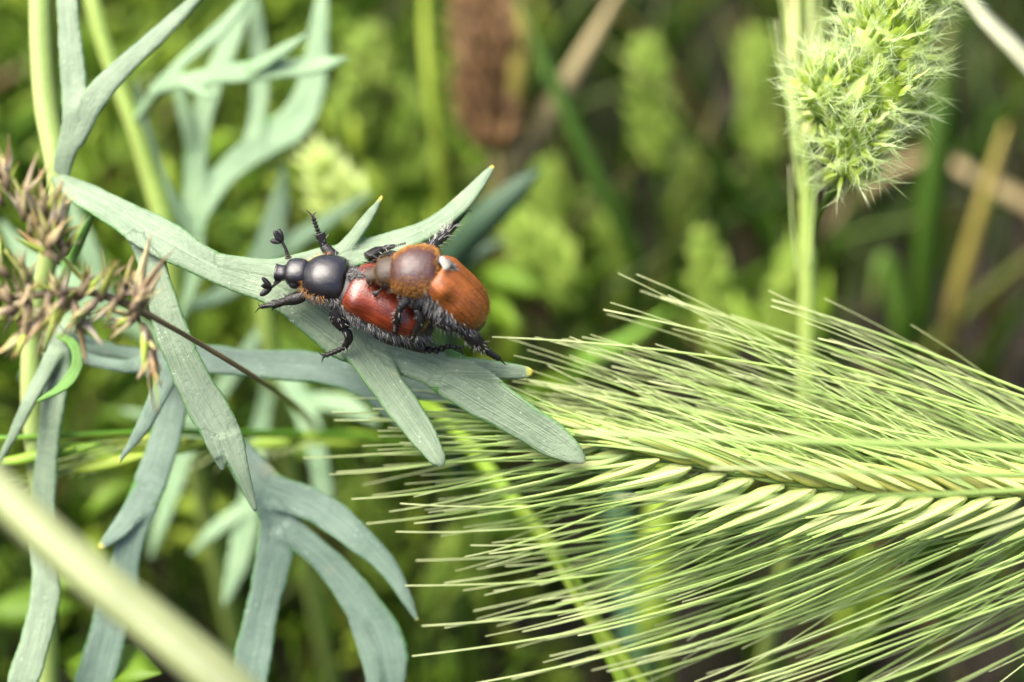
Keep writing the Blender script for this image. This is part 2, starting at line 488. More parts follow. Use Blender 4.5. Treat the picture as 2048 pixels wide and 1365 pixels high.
# the plant that carries the beetles
pA_base = Vector((P(110, 1700, 12).x - 1.0, P(110, 1700, 12).y, 0))
plant = empty('glaucous_plant', pA_base)
tag(plant, 'grey-green fleshy-leaved plant whose forked leaf carries two beetles', 'plant')
stem('stem', [(80, -120, 11.0, 44), (82, 72, 10.95, 46), (92, 210, 10.9, 48), (112, 320, 10.85, 48), (118, 400, 10.85, 44), (96, 520, 10.9, 40), (66, 660, 11.0, 38), (64, 800, 11.0, 44), (80, 960, 11.1, 46), (92, 1200, 11.3, 46), (96, 1420, 11.5, 48)], STEM, plant, n=60, lean=(-.3, .3))
leaf('leaf', [
    ([(116, 356, 10.75, 34), (150, 378, 10.55, 62), (240, 428, 10.4, 80), (330, 480, 10.3, 88), (430, 535, 10.25, 66), (540, 572, 10.2, 80), (620, 622, 10.2, 88), (700, 676, 10.22, 108), (770, 712, 10.25, 80)], 0, (C(0, .6, .8), C(.05, .05, 1))),
    ([(440, 528, 10.25, 46), (550, 540, 10.24, 52), (650, 522, 10.26, 70), (760, 494, 10.3, 64), (860, 456, 10.35, 54), (930, 400, 10.4, 42), (988, 331, 10.45, 16)], 1),
    ([(680, 510, 10.3, 44), (712, 470, 10.3, 34), (740, 430, 10.3, 26), (766, 391, 10.3, 5)], 1),
    ([(285, 462, 10.36, 70), (314, 560, 10.3, 60), (342, 660, 10.25, 70), (385, 760, 10.2, 76), (432, 845, 10.16, 82), (462, 905, 10.12, 74)], 0),
    ([(458, 870, 10.14, 60), (482, 940, 10.1, 36), (498, 985, 10.1, 24), (513, 1024, 10.1, 15)], 1),
    ([(428, 880, 10.14, 40), (440, 915, 10.12, 30), (446, 942, 10.12, 14)], 1),
    ([(715, 680, 10.22, 84), (780, 778, 10.2, 74), (840, 862, 10.15, 60), (886, 934, 10.1, 34)], 1, (C(0, .05, 1), C(.2, .1, .97))),
    ([(740, 690, 10.25, 90), (840, 718, 10.25, 96), (930, 768, 10.2, 104), (1030, 832, 10.12, 88), (1105, 880, 10.08, 74), (1172, 925, 10.05, 30)], 1, (C(0, .0, 1), C(0, -.2, .98))),
    ([(880, 742, 10.22, 70), (980, 741, 10.22, 46), (1068, 746, 10.22, 22)], 1, (C(0, .0, 1), C(0, .2, .98))),
], GL, plant, voxel=.014, label='forked grey-green leaf the beetles sit on')
leaf('leaf', [
    ([(250, 735, 10.95, 30), (330, 722, 10.95, 55), (400, 718, 10.92, 64), (520, 728, 10.9, 66), (640, 737, 10.86, 76), (740, 772, 10.82, 70), (795, 854, 10.8, 16)], 1),
    ([(690, 745, 10.85, 72), (820, 768, 10.8, 62), (930, 800, 10.8, 44), (1000, 842, 10.8, 18)], 1),
    ([(360, 715, 10.95, 40), (322, 780, 10.7, 42), (288, 850, 10.6, 34), (236, 926, 10.55, 8)], 1),
    ([(260, 735, 10.95, 28), (180, 720, 11.0, 28), (100, 690, 11.02, 28), (66, 660, 11.02, 26)], 0),
], GL2, plant, voxel=.018, label='leaf passing behind the beetle leaf')
leaf('leaf', [
    ([(64, 690, 11.05, 26), (180, 700, 11.3, 28), (290, 715, 11.3, 36), (350, 760, 11.2, 56), (335, 860, 11.1, 70), (302, 960, 11.0, 76), (264, 1070, 11.0, 62), (236, 1190, 11.0, 76), (196, 1340, 11.0, 84), (150, 1480, 11.1, 60), (120, 1580, 11.2, 20)], 1),
    ([(300, 975, 11.0, 62), (248, 1048, 10.95, 46), (196, 1100, 10.9, 18)], 1),
], GL2, plant, voxel=.018, label='long drooping blue-green leaf')
leaf('leaf', [
    ([(68, 660, 11.05, 24), (200, 690, 11.4, 26), (330, 760, 11.3, 34), (430, 850, 11.15, 48), (510, 952, 11.0, 80), (558, 1030, 11.0, 92), (545, 1130, 11.0, 76), (520, 1240, 11.0, 74), (492, 1390, 11.0, 78), (470, 1500, 11.1, 20)], 1),
    ([(540, 980, 11.0, 70), (640, 1018, 10.98, 74), (720, 1080, 10.9, 60), (780, 1140, 10.85, 46), (836, 1242, 10.8, 12)], 1),
    ([(570, 1050, 11.0, 60), (660, 1130, 11.0, 62), (726, 1215, 11.0, 84), (770, 1300, 11.0, 92), (786, 1400, 11.05, 50), (790, 1450, 11.05, 14)], 1),
    ([(715, 1240, 11.0, 40), (742, 1330, 11.0, 40), (752, 1420, 11.0, 20)], 1),
], GL2, plant, voxel=.018, label='blue-green leaf splitting into three drooping lobes')
leaf('leaf', [
    ([(116, 385, 10.85, 40), (128, 320, 10.75, 42), (148, 240, 10.72, 56), (146, 150, 10.78, 56), (138, 60, 10.85, 54), (130, -80, 11.0, 40), (126, -160, 11.1, 14)], 1),
    ([(146, 285, 10.74, 50), (188, 200, 10.7, 54), (250, 130, 10.72, 48), (330, 58, 10.8, 40), (420, -30, 10.9, 24)], 1),
], GL, plant, voxel=.018, label='upright forked leaf beside the pale stem')
leaf('leaf', [
    ([(64, 640, 11.0, 26), (104, 660, 10.9, 44), (120, 720, 10.88, 56), (104, 820, 10.86, 58), (92, 930, 10.9, 54), (84, 1060, 10.9, 56), (92, 1170, 10.8, 60), (74, 1270, 10.7, 66), (40, 1380, 10.6, 62), (0, 1500, 10.6, 20)], 1),
    ([(112, 700, 10.85, 40), (60, 800, 10.75, 34), (26, 870, 10.7, 24), (-16, 950, 10.7, 10)], 1),
], GL, plant, voxel=.018)
leaf('leaf', [([(118, 668, 10.82, 26), (148, 690, 10.7, 24), (154, 730, 10.6, 24), (128, 770, 10.52, 30), (72, 804, 10.46, 10)], 1)], GLG, plant, voxel=.011, thick=.020, gutter=.3, nrm=C(.5, .8, .3), label='small curled bright green lobe')
leaf('leaf', [
    ([(100, 505, 10.85, 18), (140, 520, 10.75, 22), (165, 470, 10.6, 22), (190, 420, 10.5, 8)], 1),
    ([(140, 520, 10.75, 22), (128, 560, 10.75, 20), (112, 620, 10.8, 14)], 1),
], GLG, plant, voxel=.014, nrm=C(.5, .3, .8))

# the same kind of plant growing behind it
pB = empty('glaucous_plant', Vector((P(330, 900, 16).x, P(330, 900, 16).y, 0)))
tag(pB, 'blurred grey-green plant with yellow-green stem behind the beetle leaf', 'plant')
stem('stem', [(150, -160, 13.1, 30), (190, 20, 13.0, 32), (222, 130, 13.0, 32), (266, 245, 13.0, 34), (300, 350, 13.05, 38), (338, 480, 13.1, 44), (352, 600, 13.3, 46), (350, 740, 13.6, 46)], STEMY, pB, lean=(0, .4))
leaf('leaf', [
    ([(266, 246, 13.0, 26), (320, 180, 12.7, 32), (420, 152, 12.4, 44), (540, 140, 12.3, 52), (640, 130, 12.25, 42), (698, 116, 12.2, 10)], 1),
    ([(300, 190, 12.7, 30), (370, 120, 12.6, 34), (450, 50, 12.6, 34), (520, -40, 12.7, 12)], 1),
    ([(500, 140, 12.3, 34), (560, 105, 12.2, 32), (625, 62, 12.2, 10)], 1),
    ([(370, 165, 12.5, 34), (410, 190, 12.35, 24), (425, 200, 12.3, 10)], 1),
], GLB, pB, voxel=.022)
leaf('leaf', [
    ([(352, 640, 13.3, 40), (378, 560, 13.2, 54), (386, 470, 13.2, 62), (390, 370, 13.2, 58), (398, 260, 13.2, 54), (432, 150, 13.2, 50), (480, 40, 13.3, 40), (520, -60, 13.4, 12)], 1),
    ([(385, 460, 13.2, 50), (440, 360, 13.2, 58), (520, 290, 13.3, 74), (592, 240, 13.4, 78), (626, 160, 13.5, 60), (640, 40, 13.6, 40), (650, -40, 13.7, 10)], 1),
    ([(500, 310, 13.3, 44), (518, 200, 13.4, 44), (516, 80, 13.5, 38), (510, -30, 13.6, 10)], 1),
    ([(388, 300, 13.2, 34), (362, 200, 13.1, 34), (352, 160, 13.1, 10)], 1),
    ([(386, 470, 13.2, 40), (330, 380, 13.1, 34), (290, 260, 13.2, 26), (272, 160, 13.2, 10)], 1),
], GLB, pB, voxel=.022)
leaf('leaf', [
    ([(350, 620, 13.4, 30), (440, 590, 13.6, 44), (520, 520, 13.8, 56), (560, 400, 14, 44), (570, 330, 14, 12)], 1),
    ([(460, 580, 13.6, 40), (560, 500, 13.9, 50), (640, 450, 14, 46), (742, 385, 14, 12)], 1),
], GLB, pB, voxel=.024)
leaf('leaf', [
    ([(352, 700, 13.6, 34), (250, 640, 13.4, 50), (160, 580, 13.3, 60), (60, 520, 13.3, 50), (0, 440, 13.3, 14)], 1),
    ([(200, 610, 13.35, 44), (120, 660, 13.2, 40), (40, 760, 13.1, 14)], 1),
    ([(220, 620, 13.35, 40), (170, 480, 13.3, 44), (120, 360, 13.3, 12)], 1),
], GLB, pB, voxel=.024)

pC = empty('glaucous_plant', Vector((P(560, 1050, 18).x, P(560, 1050, 18).y, 0)))
tag(pC, 'blurred grey-green plant low beneath the drooping leaf lobes', 'plant')
stem('stem', [(520, 560, 13.6, 34), (540, 700, 13.8, 40), (560, 820, 14.2, 40)], STEMY, pC, lean=(.2, .4))
leaf('leaf', [
    ([(545, 720, 13.9, 40), (590, 780, 13.7, 50), (628, 880, 13.5, 50), (650, 1000, 13.4, 44), (655, 1060, 13.4, 12)], 1),
    ([(600, 800, 13.7, 40), (690, 810, 13.6, 46), (760, 850, 13.5, 14)], 1),
], GLB, pC, voxel=.024)
leaf('leaf', [
    ([(545, 740, 14, 40), (520, 860, 14, 46), (500, 1000, 13.9, 52), (480, 1110, 13.8, 54), (448, 1215, 13.7, 14)], 1),
    ([(498, 1010, 13.9, 40), (430, 1060, 13.8, 34), (380, 1110, 13.8, 12)], 1),
], GLB, pC, voxel=.024)
leaf('leaf', [
    ([(530, 650, 13.7, 30), (470, 740, 13.7, 40), (390, 860, 13.8, 48), (330, 1020, 13.9, 46), (300, 1120, 14, 12)], 1),
    ([(420, 820, 13.8, 36), (350, 840, 13.8, 36), (240, 820, 13.9, 12)], 1),
], GLB, pC, voxel=.024)

# ------------------------------------------------------------------ beetles
def frame(o, fwd, dor):
    x = C(*fwd); z = C(*dor); z = (z - x * z.dot(x)).normalized(); y = z.cross(x)
    m = Matrix((x, y, z)).transposed().to_4x4(); m.translation = o; return m
def loft(mb, fr, st, n=28, rings=26, mi=0, e=.95, a0=None, a1=None, inner=.9, humps=()):
    """st: (x, half width, top, bottom, z centre); a full ring, or a shell from angle a0 to a1"""
    r = catmull(st, rings)
    V = []; U = []; VV = []
    if a0 is None: angs = [(2 * math.pi * k / n, 1.0) for k in range(n)]
    else:
        angs = [(a0 + (a1 - a0) * k / (n - 1), 1.0) for k in range(n)]
        angs += [(a1 + (a0 - a1) * k / 4, inner) for k in range(5)]
    m = len(angs)
    for i, (x, wd, tp, bt, zc) in enumerate(r):
        for a, s in angs:
            c, sn = math.cos(a), math.sin(a)
            for (hx, ha, hs, amp) in humps:
                s += amp * math.exp(-((x - hx) / hs) ** 2 - ((math.atan2(sn, abs(c)) - ha) / .35) ** 2)
            y = max(wd, .002) * math.copysign(abs(c) ** e, c) * s
            z = (max(tp, .002) if sn > 0 else max(bt, .002)) * math.copysign(abs(sn) ** e, sn) * s
            V.append(fr @ Vector((x, y, z + zc))); U.append(i / (rings - 1)); VV.append(c)
    F = [(i * m + k, i * m + (k + 1) % m, (i + 1) * m + (k + 1) % m, (i + 1) * m + k) for i in range(rings - 1) for k in range(m)]
    F.append(tuple(reversed(range(m)))); F.append(tuple((rings - 1) * m + k for k in range(m)))
    a_ = np.array([tuple(q) for q in V]) - np.array(tuple(V[0]))
    qf = np.array([f[:4] for f in F[:-2]])
    vol = np.einsum('ij,ij->i', a_[qf[:, 0]], np.cross(a_[qf[:, 1]], a_[qf[:, 2]])).sum() + np.einsum('ij,ij->i', a_[qf[:, 0]], np.cross(a_[qf[:, 2]], a_[qf[:, 3]])).sum()
    if vol < 0: F = [tuple(reversed(f)) for f in F]
    mb.add(V, F, mi, U, VV)
def limb(mb, ctrl, mi=0, n=14, sides=8):
    pts, W = pxpath(ctrl, n); W = [q * 1.2 for q in W]; sweep(mb, pts, W, [q * .85 for q in W], FACE, sides, mi)
    return pts, W
def claw(mb, p, d1, d2, L, r, mi):
    for s in (1, -1):
        pts = [Vector(q) for q in catmull([tuple(p), tuple(p + d1 * L * .5 + d2 * (L * .18 * s)), tuple(p + d1 * L * .8 + d2 * (L * .55 * s))], 6)]
        sweep(mb, pts, [r * (1 - .15 * i) for i in range(6)], None, FACE, 5, mi)
def leg(mb, hb, femur, tibia, tarsus, mi, clawdir, hairs=(12, 26), hl=.05, hcol=(.2, 1)):
    for part, k in ((femur, 0), (tibia, 1)):
        pts, W = limb(mb, part, mi, 12)
        for _ in range(hairs[k]):
            i = random.randrange(1, len(pts) - 1)
            t = (pts[i + 1] - pts[i]).normalized()
            o = jit(1); o = (o - t * o.dot(t)).normalized()
            hair(hb, pts[i] + o * W[i] * .7, o + t * .7, random.uniform(.5, 1.2) * hl, .0026, v=random.uniform(*hcol))
    pts, W = pxpath(tibia, 12)                       # tibial spurs
    e_ = pts[-1]; t = (pts[-1] - pts[-3]).normalized(); b = t.cross(FACE).normalized()
    for s in (1, -1):
        hair(mb, e_ - t * .01 + b * (s * W[-1] * .8), t * .8 + b * s * .8, .035, .007, mi=mi)
    ts, TW = pxpath(tarsus, 6)                       # five bead-like tarsal joints
    for i in range(5):
        a, b_ = ts[i], ts[i + 1]
        q = [a.lerp(b_, k / 5) for k in range(6)]
        r = TW[i] * 1.2
        sweep(mb, q, [r * f for f in (.55, .75, .9, 1.1, 1.2, .7)], None, FACE, 6, mi)
        for _ in range(3): hair(hb, b_, (b_ - a).normalized() + jit(.6), .022, .0014, v=.1)
    claw(mb, ts[-1], (ts[-1] - ts[-2]).normalized(), C(*clawdir), .065, TW[-1] * .7, mi)
def antenna(name, ctrl, fan, parent, mats):
    mb = MB()
    pts, W = pxpath(ctrl, 9)
    for i in range(8):
        q = [pts[i].lerp(pts[i + 1], k / 4) for k in range(5)]
        r = W[i] * (1.5 if i == 0 else 1)
        sweep(mb, q, [r * f for f in (.7, 1.0, 1.1, 1.0, .75)], None, FACE, 6, 0 if i > 1 else 1)
    for (x, y, d, wd) in fan:                        # the leaf-like club plates
        e_ = P(x, y, d); q = [pts[-1].lerp(e_, k / 7) for k in range(8)]
        r = wd * .5 * K * d
        sweep(mb, q, [r * f for f in (.5, .8, 1.0, 1.1, 1.1, 1.0, .8, .3)], [r * .4] * 8, C(.5, .2, .8), 8, 0)
    return mb.build(name, mats, parent)
def fuzz(hb, pts, L, r, lean, jit_s=.25, vr=(0, 1), bend=None):
    for p, n in pts:
        hair(hb, p - n * .003, n * .8 + lean + jit(jit_s), random.uniform(.6, 1.25) * L, r, bend=bend, v=random.uniform(*vr))

ELY_ST = lambda L, w_, t_: [(0, w_ * .80, t_ * .74, .10, 0), (-.03, w_ * .92, t_ * .86, .11, 0), (-.10, w_ * 1.0, t_ * .97, .12, 0), (-.5 * L, w_ * 1.03, t_ * 1.0, .12, 0), (-.75 * L, w_ * .95, t_ * .90, .11, 0), (-.91 * L, w_ * .74, t_ * .66, .08, 0), (-.98 * L, w_ * .45, t_ * .40, .05, 0), (-1.0 * L, w_ * .2, t_ * .2, .03, 0)]

def beetle(spec):
    b = empty('beetle', P(*spec['base'])); tag(b, spec['label'], 'beetle')
    body, hb, hb2 = MB(), MB(), MB()
    fe = frame(P(*spec['ely'][0]), spec['ely'][1], spec['ely'][2]); L, ew, et = spec['ely_dim']
    fp = frame(P(*spec['pro'][0]), spec['pro'][1], spec['pro'][2]); pl, pw, pt = spec['pro_dim']
    fh = frame(P(*spec['head'][0]), spec['head'][1], spec['head'][2]); hl, hw, ht = spec['head_dim']
    # abdomen and breast under the wing cases
    loft(body, fe, [(.10, .07, .08, .08, -.02), (.05, ew * .75, et * .6, .13, -.02), (-.15, ew * .95, et * .8, .17, -.02), (-.5 * L, ew * .94, et * .82, .17, -.02), (-.8 * L, ew * .8, et * .66, .13, -.02), (-L * .98, ew * .48, et * .42, .08, -.03), (-L * 1.06, .06, .05, .04, -.04)], mi=2)
    # pronotum
    h = pl / 2
    loft(body, fp, [(h * 1.02, pw * .40, pt * .35, pt * .4, -.02), (h * .98, pw * .56, pt * .55, pt * .6, -.02), (h * .8, pw * .72, pt * .76, pt * .75, -.01), (h * .4, pw * .92, pt * .95, pt * .85, 0), (-h * .1, pw * 1.02, pt * 1.02, pt * .9, 0), (-h * .6, pw * .99, pt * .96, pt * .85, 0), (-h * .9, pw * .88, pt * .80, pt * .7, 0), (-h * 1.03, pw * .62, pt * .5, pt * .5, -.01)], mi=1, n=36, rings=30)
    npro = len(body.F)
    # head with raised square clypeus and eyes
    loft(body, fh, [(-hl * .52, hw * .6, ht * .6, ht * .6, 0), (-hl * .3, hw * .98, ht * .95, ht * .9, 0), (0, hw * 1.02, ht * 1.0, ht * .9, 0), (hl * .16, hw * .86, ht * .86, ht * .8, 0), (hl * .24, hw * .60, ht * .62, ht * .6, -.005), (hl * .34, hw * .55, ht * .52, ht * .5, -.01), (hl * .50, hw * .60, ht * .55, ht * .45, -.01), (hl * .545, hw * .62, ht * .58, ht * .40, -.005), (hl * .56, hw * .5, ht * .35, ht * .3, -.01)], mi=spec.get('head_mi', 0), e=.85)
    for s in (1, -1):
        c = fh @ Vector((-hl * .06, s * hw * .86, -ht * .12))
        m = fh.copy(); m.translation = c
        loft(body, m, [(-hl * .17, .004, .004, .004, 0), (-hl * .12, .022, .026, .026, 0), (0, .03, .036, .036, 0), (hl * .12, .022, .026, .026, 0), (hl * .17, .004, .004, .004, 0)], n=12, rings=10, mi=0)
        pp = [fh @ Vector((hl * f, s * hw * g_, -ht * .35)) for f, g_ in ((.42, .4), (.52, .55), (.58, .75))]   # mouth palps
        sweep(body, pp, [.010, .009, .004], None, FACE, 6, 3)
    for lg in spec['legs']:
        leg(body, hb if lg.get('grey', 1) else hb2, *lg['p'], 3, lg['claw'], lg.get('hairs', (12, 24)), lg.get('hl', .05), lg.get('hcol', (.2, 1)))
    body.build('body', [BLACK, spec['pro_mat'], BELLY, BLEG, BROWNH], b)
    # wing cases
    for s in (1, -1):
        mb = MB()
        a0, a1 = (math.radians(89.0), math.radians(-6)) if s > 0 else (math.radians(91.0), math.radians(186))
        loft(mb, fe, ELY_ST(L, ew, et), n=34, rings=44, e=.9, a0=a0, a1=a1, humps=((-.085, .45, .05, .10), (-.19, .35, .05, -.05), (-.55 * L, .9, .12, .03)))
        mb.build('elytron', spec['ely_mat'], b)
        # fringe and down
        if spec['ely_fuzz']:
            fuzz(hb2, sample(mb, 450, lambda p, n: n.dot(fe.col[2].xyz) > -.2 and (p - fe.translation).length > .05), .026, .0016, -fe.col[0].xyz * 3.0, .12, (.0, .6))
    # scutellum
    sc_ = MB()
    q = fe.copy()
    loft(sc_, q, [(.05, .030, .014, .01, et * .70), (.0, .036, .018, .01, et * .75), (-.04, .026, .016, .01, et * .87), (-.075, .006, .010, .01, et * .95)], n=14, rings=10)
    sc_.build('scutellum', spec['scut_mat'], b)
    fuzz(hb, sample(sc_, 160, lambda p, n: n.dot(fe.col[2].xyz) > 0), .035, .0024, -fe.col[0].xyz * .6, .4, (0, .7))
    for s in spec.get('patch', []):
        pm = MB(); fr = frame(P(*s[0]), s[1], s[2])
        loft(pm, fr, [(.046, .006, .004, .004, 0), (.034, .024, .010, .008, 0), (0, .030, .012, .008, 0), (-.034, .034, .010, .008, 0), (-.046, .010, .004, .004, 0)], n=14, rings=12)
        pm.build('pale_patch', PATCH, b)
    for k, (ctrl, fan) in enumerate(spec['ant']):
        antenna('antenna', ctrl, fan, b, [BLEG, BROWNH])
    spec['down'](body, fe, fp, fh, hb, hb2)
    tag(hb.build('flank_hair', GREYH, b), kind='stuff')
    if hb2.V: tag(hb2.build('down_hair', spec['down_mat'], b), kind='stuff')
    return b

def female_down(body, fe, fp, fh, hb, hb2):
    zf = fe.col[2].xyz; yf = fe.col[1].xyz
    # grey fur fringe below the wing cases and on the breast
    pts = sample(body, 1150, lambda p, n: -.97 < n.dot(zf) < .25 and (p - fe.translation).dot(fe.col[0].xyz) < .12, mi=[2])
    fuzz(hb, pts, .085, .0030, -fe.col[0].xyz * .8 - zf * .3, .30, (0, 1))
    pts = sample(body, 420, lambda p, n: n.dot(fp.col[2].xyz) < .1 and abs((p - fp.translation).dot(fp.col[1].xyz)) > .10, mi=[1])
    fuzz(hb, pts, .06, .0026, -fp.col[0].xyz * .4 - fp.col[2].xyz * .3, .3, (.1, .8))
    pts = sample(body, 520, lambda p, n: n.dot(fp.col[2].xyz) < .35 and (p - fp.translation).dot(fp.col[0].xyz) > -.02, mi=[1])
    fuzz(hb2, pts, .045, .0022, -fp.col[0].xyz * .3, .35, (0, 1))
def male_down(body, fe, fp, fh, hb, hb2):
    zf = fe.col[2].xyz
    pts = sample(body, 900, lambda p, n: -.97 < n.dot(zf) < .25 and (p - fe.translation).dot(fe.col[0].xyz) < .12, mi=[2])
    fuzz(hb, pts, .085, .0030, -fe.col[0].xyz * .8 - zf * .3, .30, (0, 1))
    pts = sample(body, 2600, lambda p, n: n.dot(fp.col[2].xyz) < random.uniform(-.05, .95) and n.dot(fp.col[2].xyz) > -.45, mi=[1])
    fuzz(hb2, pts, .030, .0018, -fp.col[0].xyz * .9, .25, (0, .9))
    pts = sample(body, 260, lambda p, n: n.dot(fp.col[2].xyz) > .6, mi=[1])
    fuzz(hb2, pts, .022, .0012, -fp.col[0].xyz * .9, .2, (0, .6))
    pts = sample(body, 260, lambda p, n: n.dot(fp.col[2].xyz) < -.2, mi=[1])
    fuzz(hb, pts, .06, .0028, -fp.col[0].xyz * .3, .3, (.1, .9))
    pts = sample(body, 300, lambda p, n: True, mi=[4])
    fuzz(hb2, pts, .026, .0012, fh.col[0].xyz * .2, .3, (0, .5))

FEMALE = dict(
    label='black-headed beetle with glossy red-brown wing cases standing on the forked leaf', base=(700, 690, 10.25),
    ely=((702, 572, 9.98), (-.90, .43, .02), (.06, .60, .79)), ely_dim=(.60, .205, .175), ely_mat=RED,
    pro=((651, 558, 9.98), (-.995, .10, 0), (0, .52, .85)), pro_dim=(.30, .172, .142), pro_mat=BLACK,
    head=((588, 546, 10.0), (-.99, .06, -.08), (-.05, .50, .86)), head_dim=(.235, .100, .085),
    ely_fuzz=False, scut_mat=BELLY, down=female_down, down_mat=ORANGEH,
    ant=[([(566, 556, 10.02, 9), (554, 566, 10.0, 7), (543, 575, 9.98, 6)], [(524, 555, 9.96, 11), (520, 592, 9.97, 12), (523, 572, 9.9, 11)]),
         ([(577, 518, 10.08, 9), (572, 500, 10.06, 7), (564, 484, 10.04, 6)], [(540, 482, 10.02, 11), (548, 462, 10.02, 14), (558, 459, 10.08, 13)])],
    legs=[
        dict(p=([(612, 588, 10.0, 22), (592, 597, 10.0, 24), (572, 602, 10.02, 18)], [(574, 602, 10.02, 14), (560, 606, 10.04, 15), (546, 610, 10.06, 17)], [(547, 609, 10.07, 9), (523, 614, 10.16, 7)]), claw=(-.3, -.9, 0)),
        dict(p=([(668, 515, 10.12, 24), (656, 502, 10.12, 20), (648, 492, 10.12, 16)], [(648, 496, 10.12, 12), (644, 480, 10.12, 15), (640, 468, 10.12, 18)], [(639, 471, 10.12, 8), (632, 452, 10.12, 8), (627, 437, 10.12, 7)]), claw=(-.8, .2, 0), hairs=(4, 8)),
        dict(p=([(678, 612, 9.98, 26), (676, 634, 10.0, 30), (690, 656, 10.02, 22)], [(688, 654, 10.02, 15), (698, 676, 10.05, 15), (690, 694, 10.1, 13)], [(691, 694, 10.1, 9), (670, 704, 10.15, 9), (652, 711, 10.19, 8)]), claw=(-.3, .9, 0), hairs=(34, 22)),
        dict(p=([(745, 645, 10.04, 34), (772, 668, 10.06, 34), (806, 684, 10.08, 24)], [(796, 681, 10.08, 18), (824, 690, 10.1, 22), (852, 695, 10.1, 24)], [(850, 698, 10.1, 13), (874, 702, 10.1, 12), (896, 692, 10.06, 10), (914, 696, 10.06, 9)]), claw=(-.2, -.9, 0), hairs=(46, 14)),
        dict(p=([(735, 515, 10.2, 20), (752, 505, 10.24, 20), (764, 500, 10.26, 14)], [(764, 500, 10.26, 13), (776, 497, 10.27, 13), (790, 495, 10.28, 12)], [(790, 495, 10.28, 8), (812, 488, 10.28, 7)]), claw=(.8, .2, 0), hairs=(2, 4)),
        dict(p=([(810, 585, 10.2, 26), (830, 572, 10.24, 26), (850, 566, 10.28, 18)], [(850, 566, 10.28, 15), (872, 566, 10.3, 15), (890, 572, 10.3, 14)], [(890, 572, 10.3, 8), (915, 578, 10.35, 7)]), claw=(.8, .2, 0), hairs=(4, 4)),
    ])
MALE = dict(
    label='orange-brown furry beetle riding on the back of the red-brown beetle', base=(830, 640, 9.95),
    ely=((862, 545, 9.70), (-.66, .63, .40), (.55, .56, .62)), ely_dim=(.50, .186, .165), ely_mat=ORANGE,
    pro=((829, 545, 9.70), (-.985, -.06, .05), (.12, .44, .89)), pro_dim=(.32, .178, .135), pro_mat=PURPLE,
    head=((771, 546, 9.74), (-.95, -.16, -.22), (-.10, .42, .90)), head_dim=(.235, .100, .085), head_mi=4,
    ely_fuzz=True, scut_mat=BELLY, down=male_down, down_mat=ORANGEH,
    patch=[((889, 527, 9.56), (-.45, .8, .2), (.55, .35, .75))],
    ant=[([(768, 566, 9.74, 8), (764, 576, 9.74, 6), (758, 584, 9.75, 5)], [(744, 588, 9.76, 7), (748, 594, 9.76, 7)]),
         ([(760, 522, 9.80, 8), (752, 516, 9.82, 6), (746, 512, 9.84, 5)], [(735, 510, 9.86, 7), (737, 506, 9.86, 7)])],
    legs=[
        dict(p=([(830, 588, 9.76, 20), (815, 600, 9.74, 20), (800, 616, 9.74, 15)], [(801, 614, 9.74, 12), (796, 628, 9.76, 12), (792, 646, 9.8, 13)], [(792, 645, 9.8, 8), (790, 662, 9.84, 7)]), claw=(-.8, -.2, 0), hairs=(12, 10)),
        dict(p=([(848, 590, 9.76, 24), (838, 604, 9.74, 24), (834, 620, 9.74, 17)], [(834, 618, 9.74, 14), (840, 644, 9.76, 17), (828, 674, 9.86, 16)], [(828, 673, 9.86, 10), (823, 684, 9.94, 9), (822, 694, 10.02, 8)]), claw=(.8, 0, 0), hairs=(14, 14)),
        dict(p=([(862, 600, 9.78, 30), (872, 626, 9.78, 36), (894, 644, 9.78, 34), (914, 652, 9.78, 24)], [(908, 649, 9.78, 20), (930, 664, 9.82, 24), (952, 684, 9.88, 26), (968, 698, 9.93, 20)], [(966, 696, 9.94, 13), (982, 708, 10.0, 11), (998, 718, 10.08, 8)]), claw=(.5, -.7, 0), hairs=(90, 50), hl=.06),
        dict(p=([(856, 510, 9.9, 26), (862, 496, 9.95, 26), (868, 486, 10.0, 22)], [(868, 488, 10.0, 16), (886, 474, 10.15, 18), (906, 452, 10.35, 16)], [(906, 452, 10.35, 9), (930, 425, 10.5, 8)]), claw=(.6, -.4, 0), hairs=(20, 60), hl=.07, hcol=(.3, .9)),
        dict(p=([(800, 520, 9.86, 18), (788, 512, 9.9, 18), (778, 508, 9.95, 14)], [(778, 508, 9.95, 11), (768, 512, 10.0, 11), (760, 518, 10.02, 11)], [(760, 518, 10.02, 7), (746, 524, 10.0, 6)]), claw=(-.6, .4, 0), hairs=(2, 4)),
        dict(p=([(830, 515, 9.9, 20), (824, 505, 9.96, 20), (820, 500, 10.02, 16)], [(820, 500, 10.02, 12), (816, 506, 10.1, 12), (812, 512, 10.14, 12)], [(812, 512, 10.14, 8), (800, 520, 10.1, 7)]), claw=(-.6, .4, 0), hairs=(2, 4)),
    ])
beetle(FEMALE)
beetle(MALE)

# ------------------------------------------------------------------ wall barley ear
RA = [(2500, 1090, 10.3, 20), (2300, 1020, 10.2, 17), (2048, 992, 10.1, 15), (1850, 990, 10.1, 14), (1700, 982, 10.1, 13), (1550, 963, 10.15, 12), (1400, 932, 10.2, 11), (1250, 896, 10.3, 10), (1130, 858, 10.42, 8)]
ear = empty('barley_ear', P(2500, 1090, 10.3)); tag(ear, 'pale green wall barley ear with long fanned bristles', 'barley ear')
ear_stem_pts = [(2500, 1090, 10.3, 22), (2700, 1220, 10.5, 24), (2860, 1460, 11, 26), (2920, 1800, 12, 28)]
stem('stalk', ear_stem_pts, STEM, ear, n=30, lean=(.3, .3))
pts, W = pxpath(RA, 60); mb = MB(); sweep(mb, pts, W, None, FACE, 8, v=.5); mb.build('rachis', STEMY, ear)
rpx = catmull([(a[0], a[1], a[2]) for a in RA], 400)
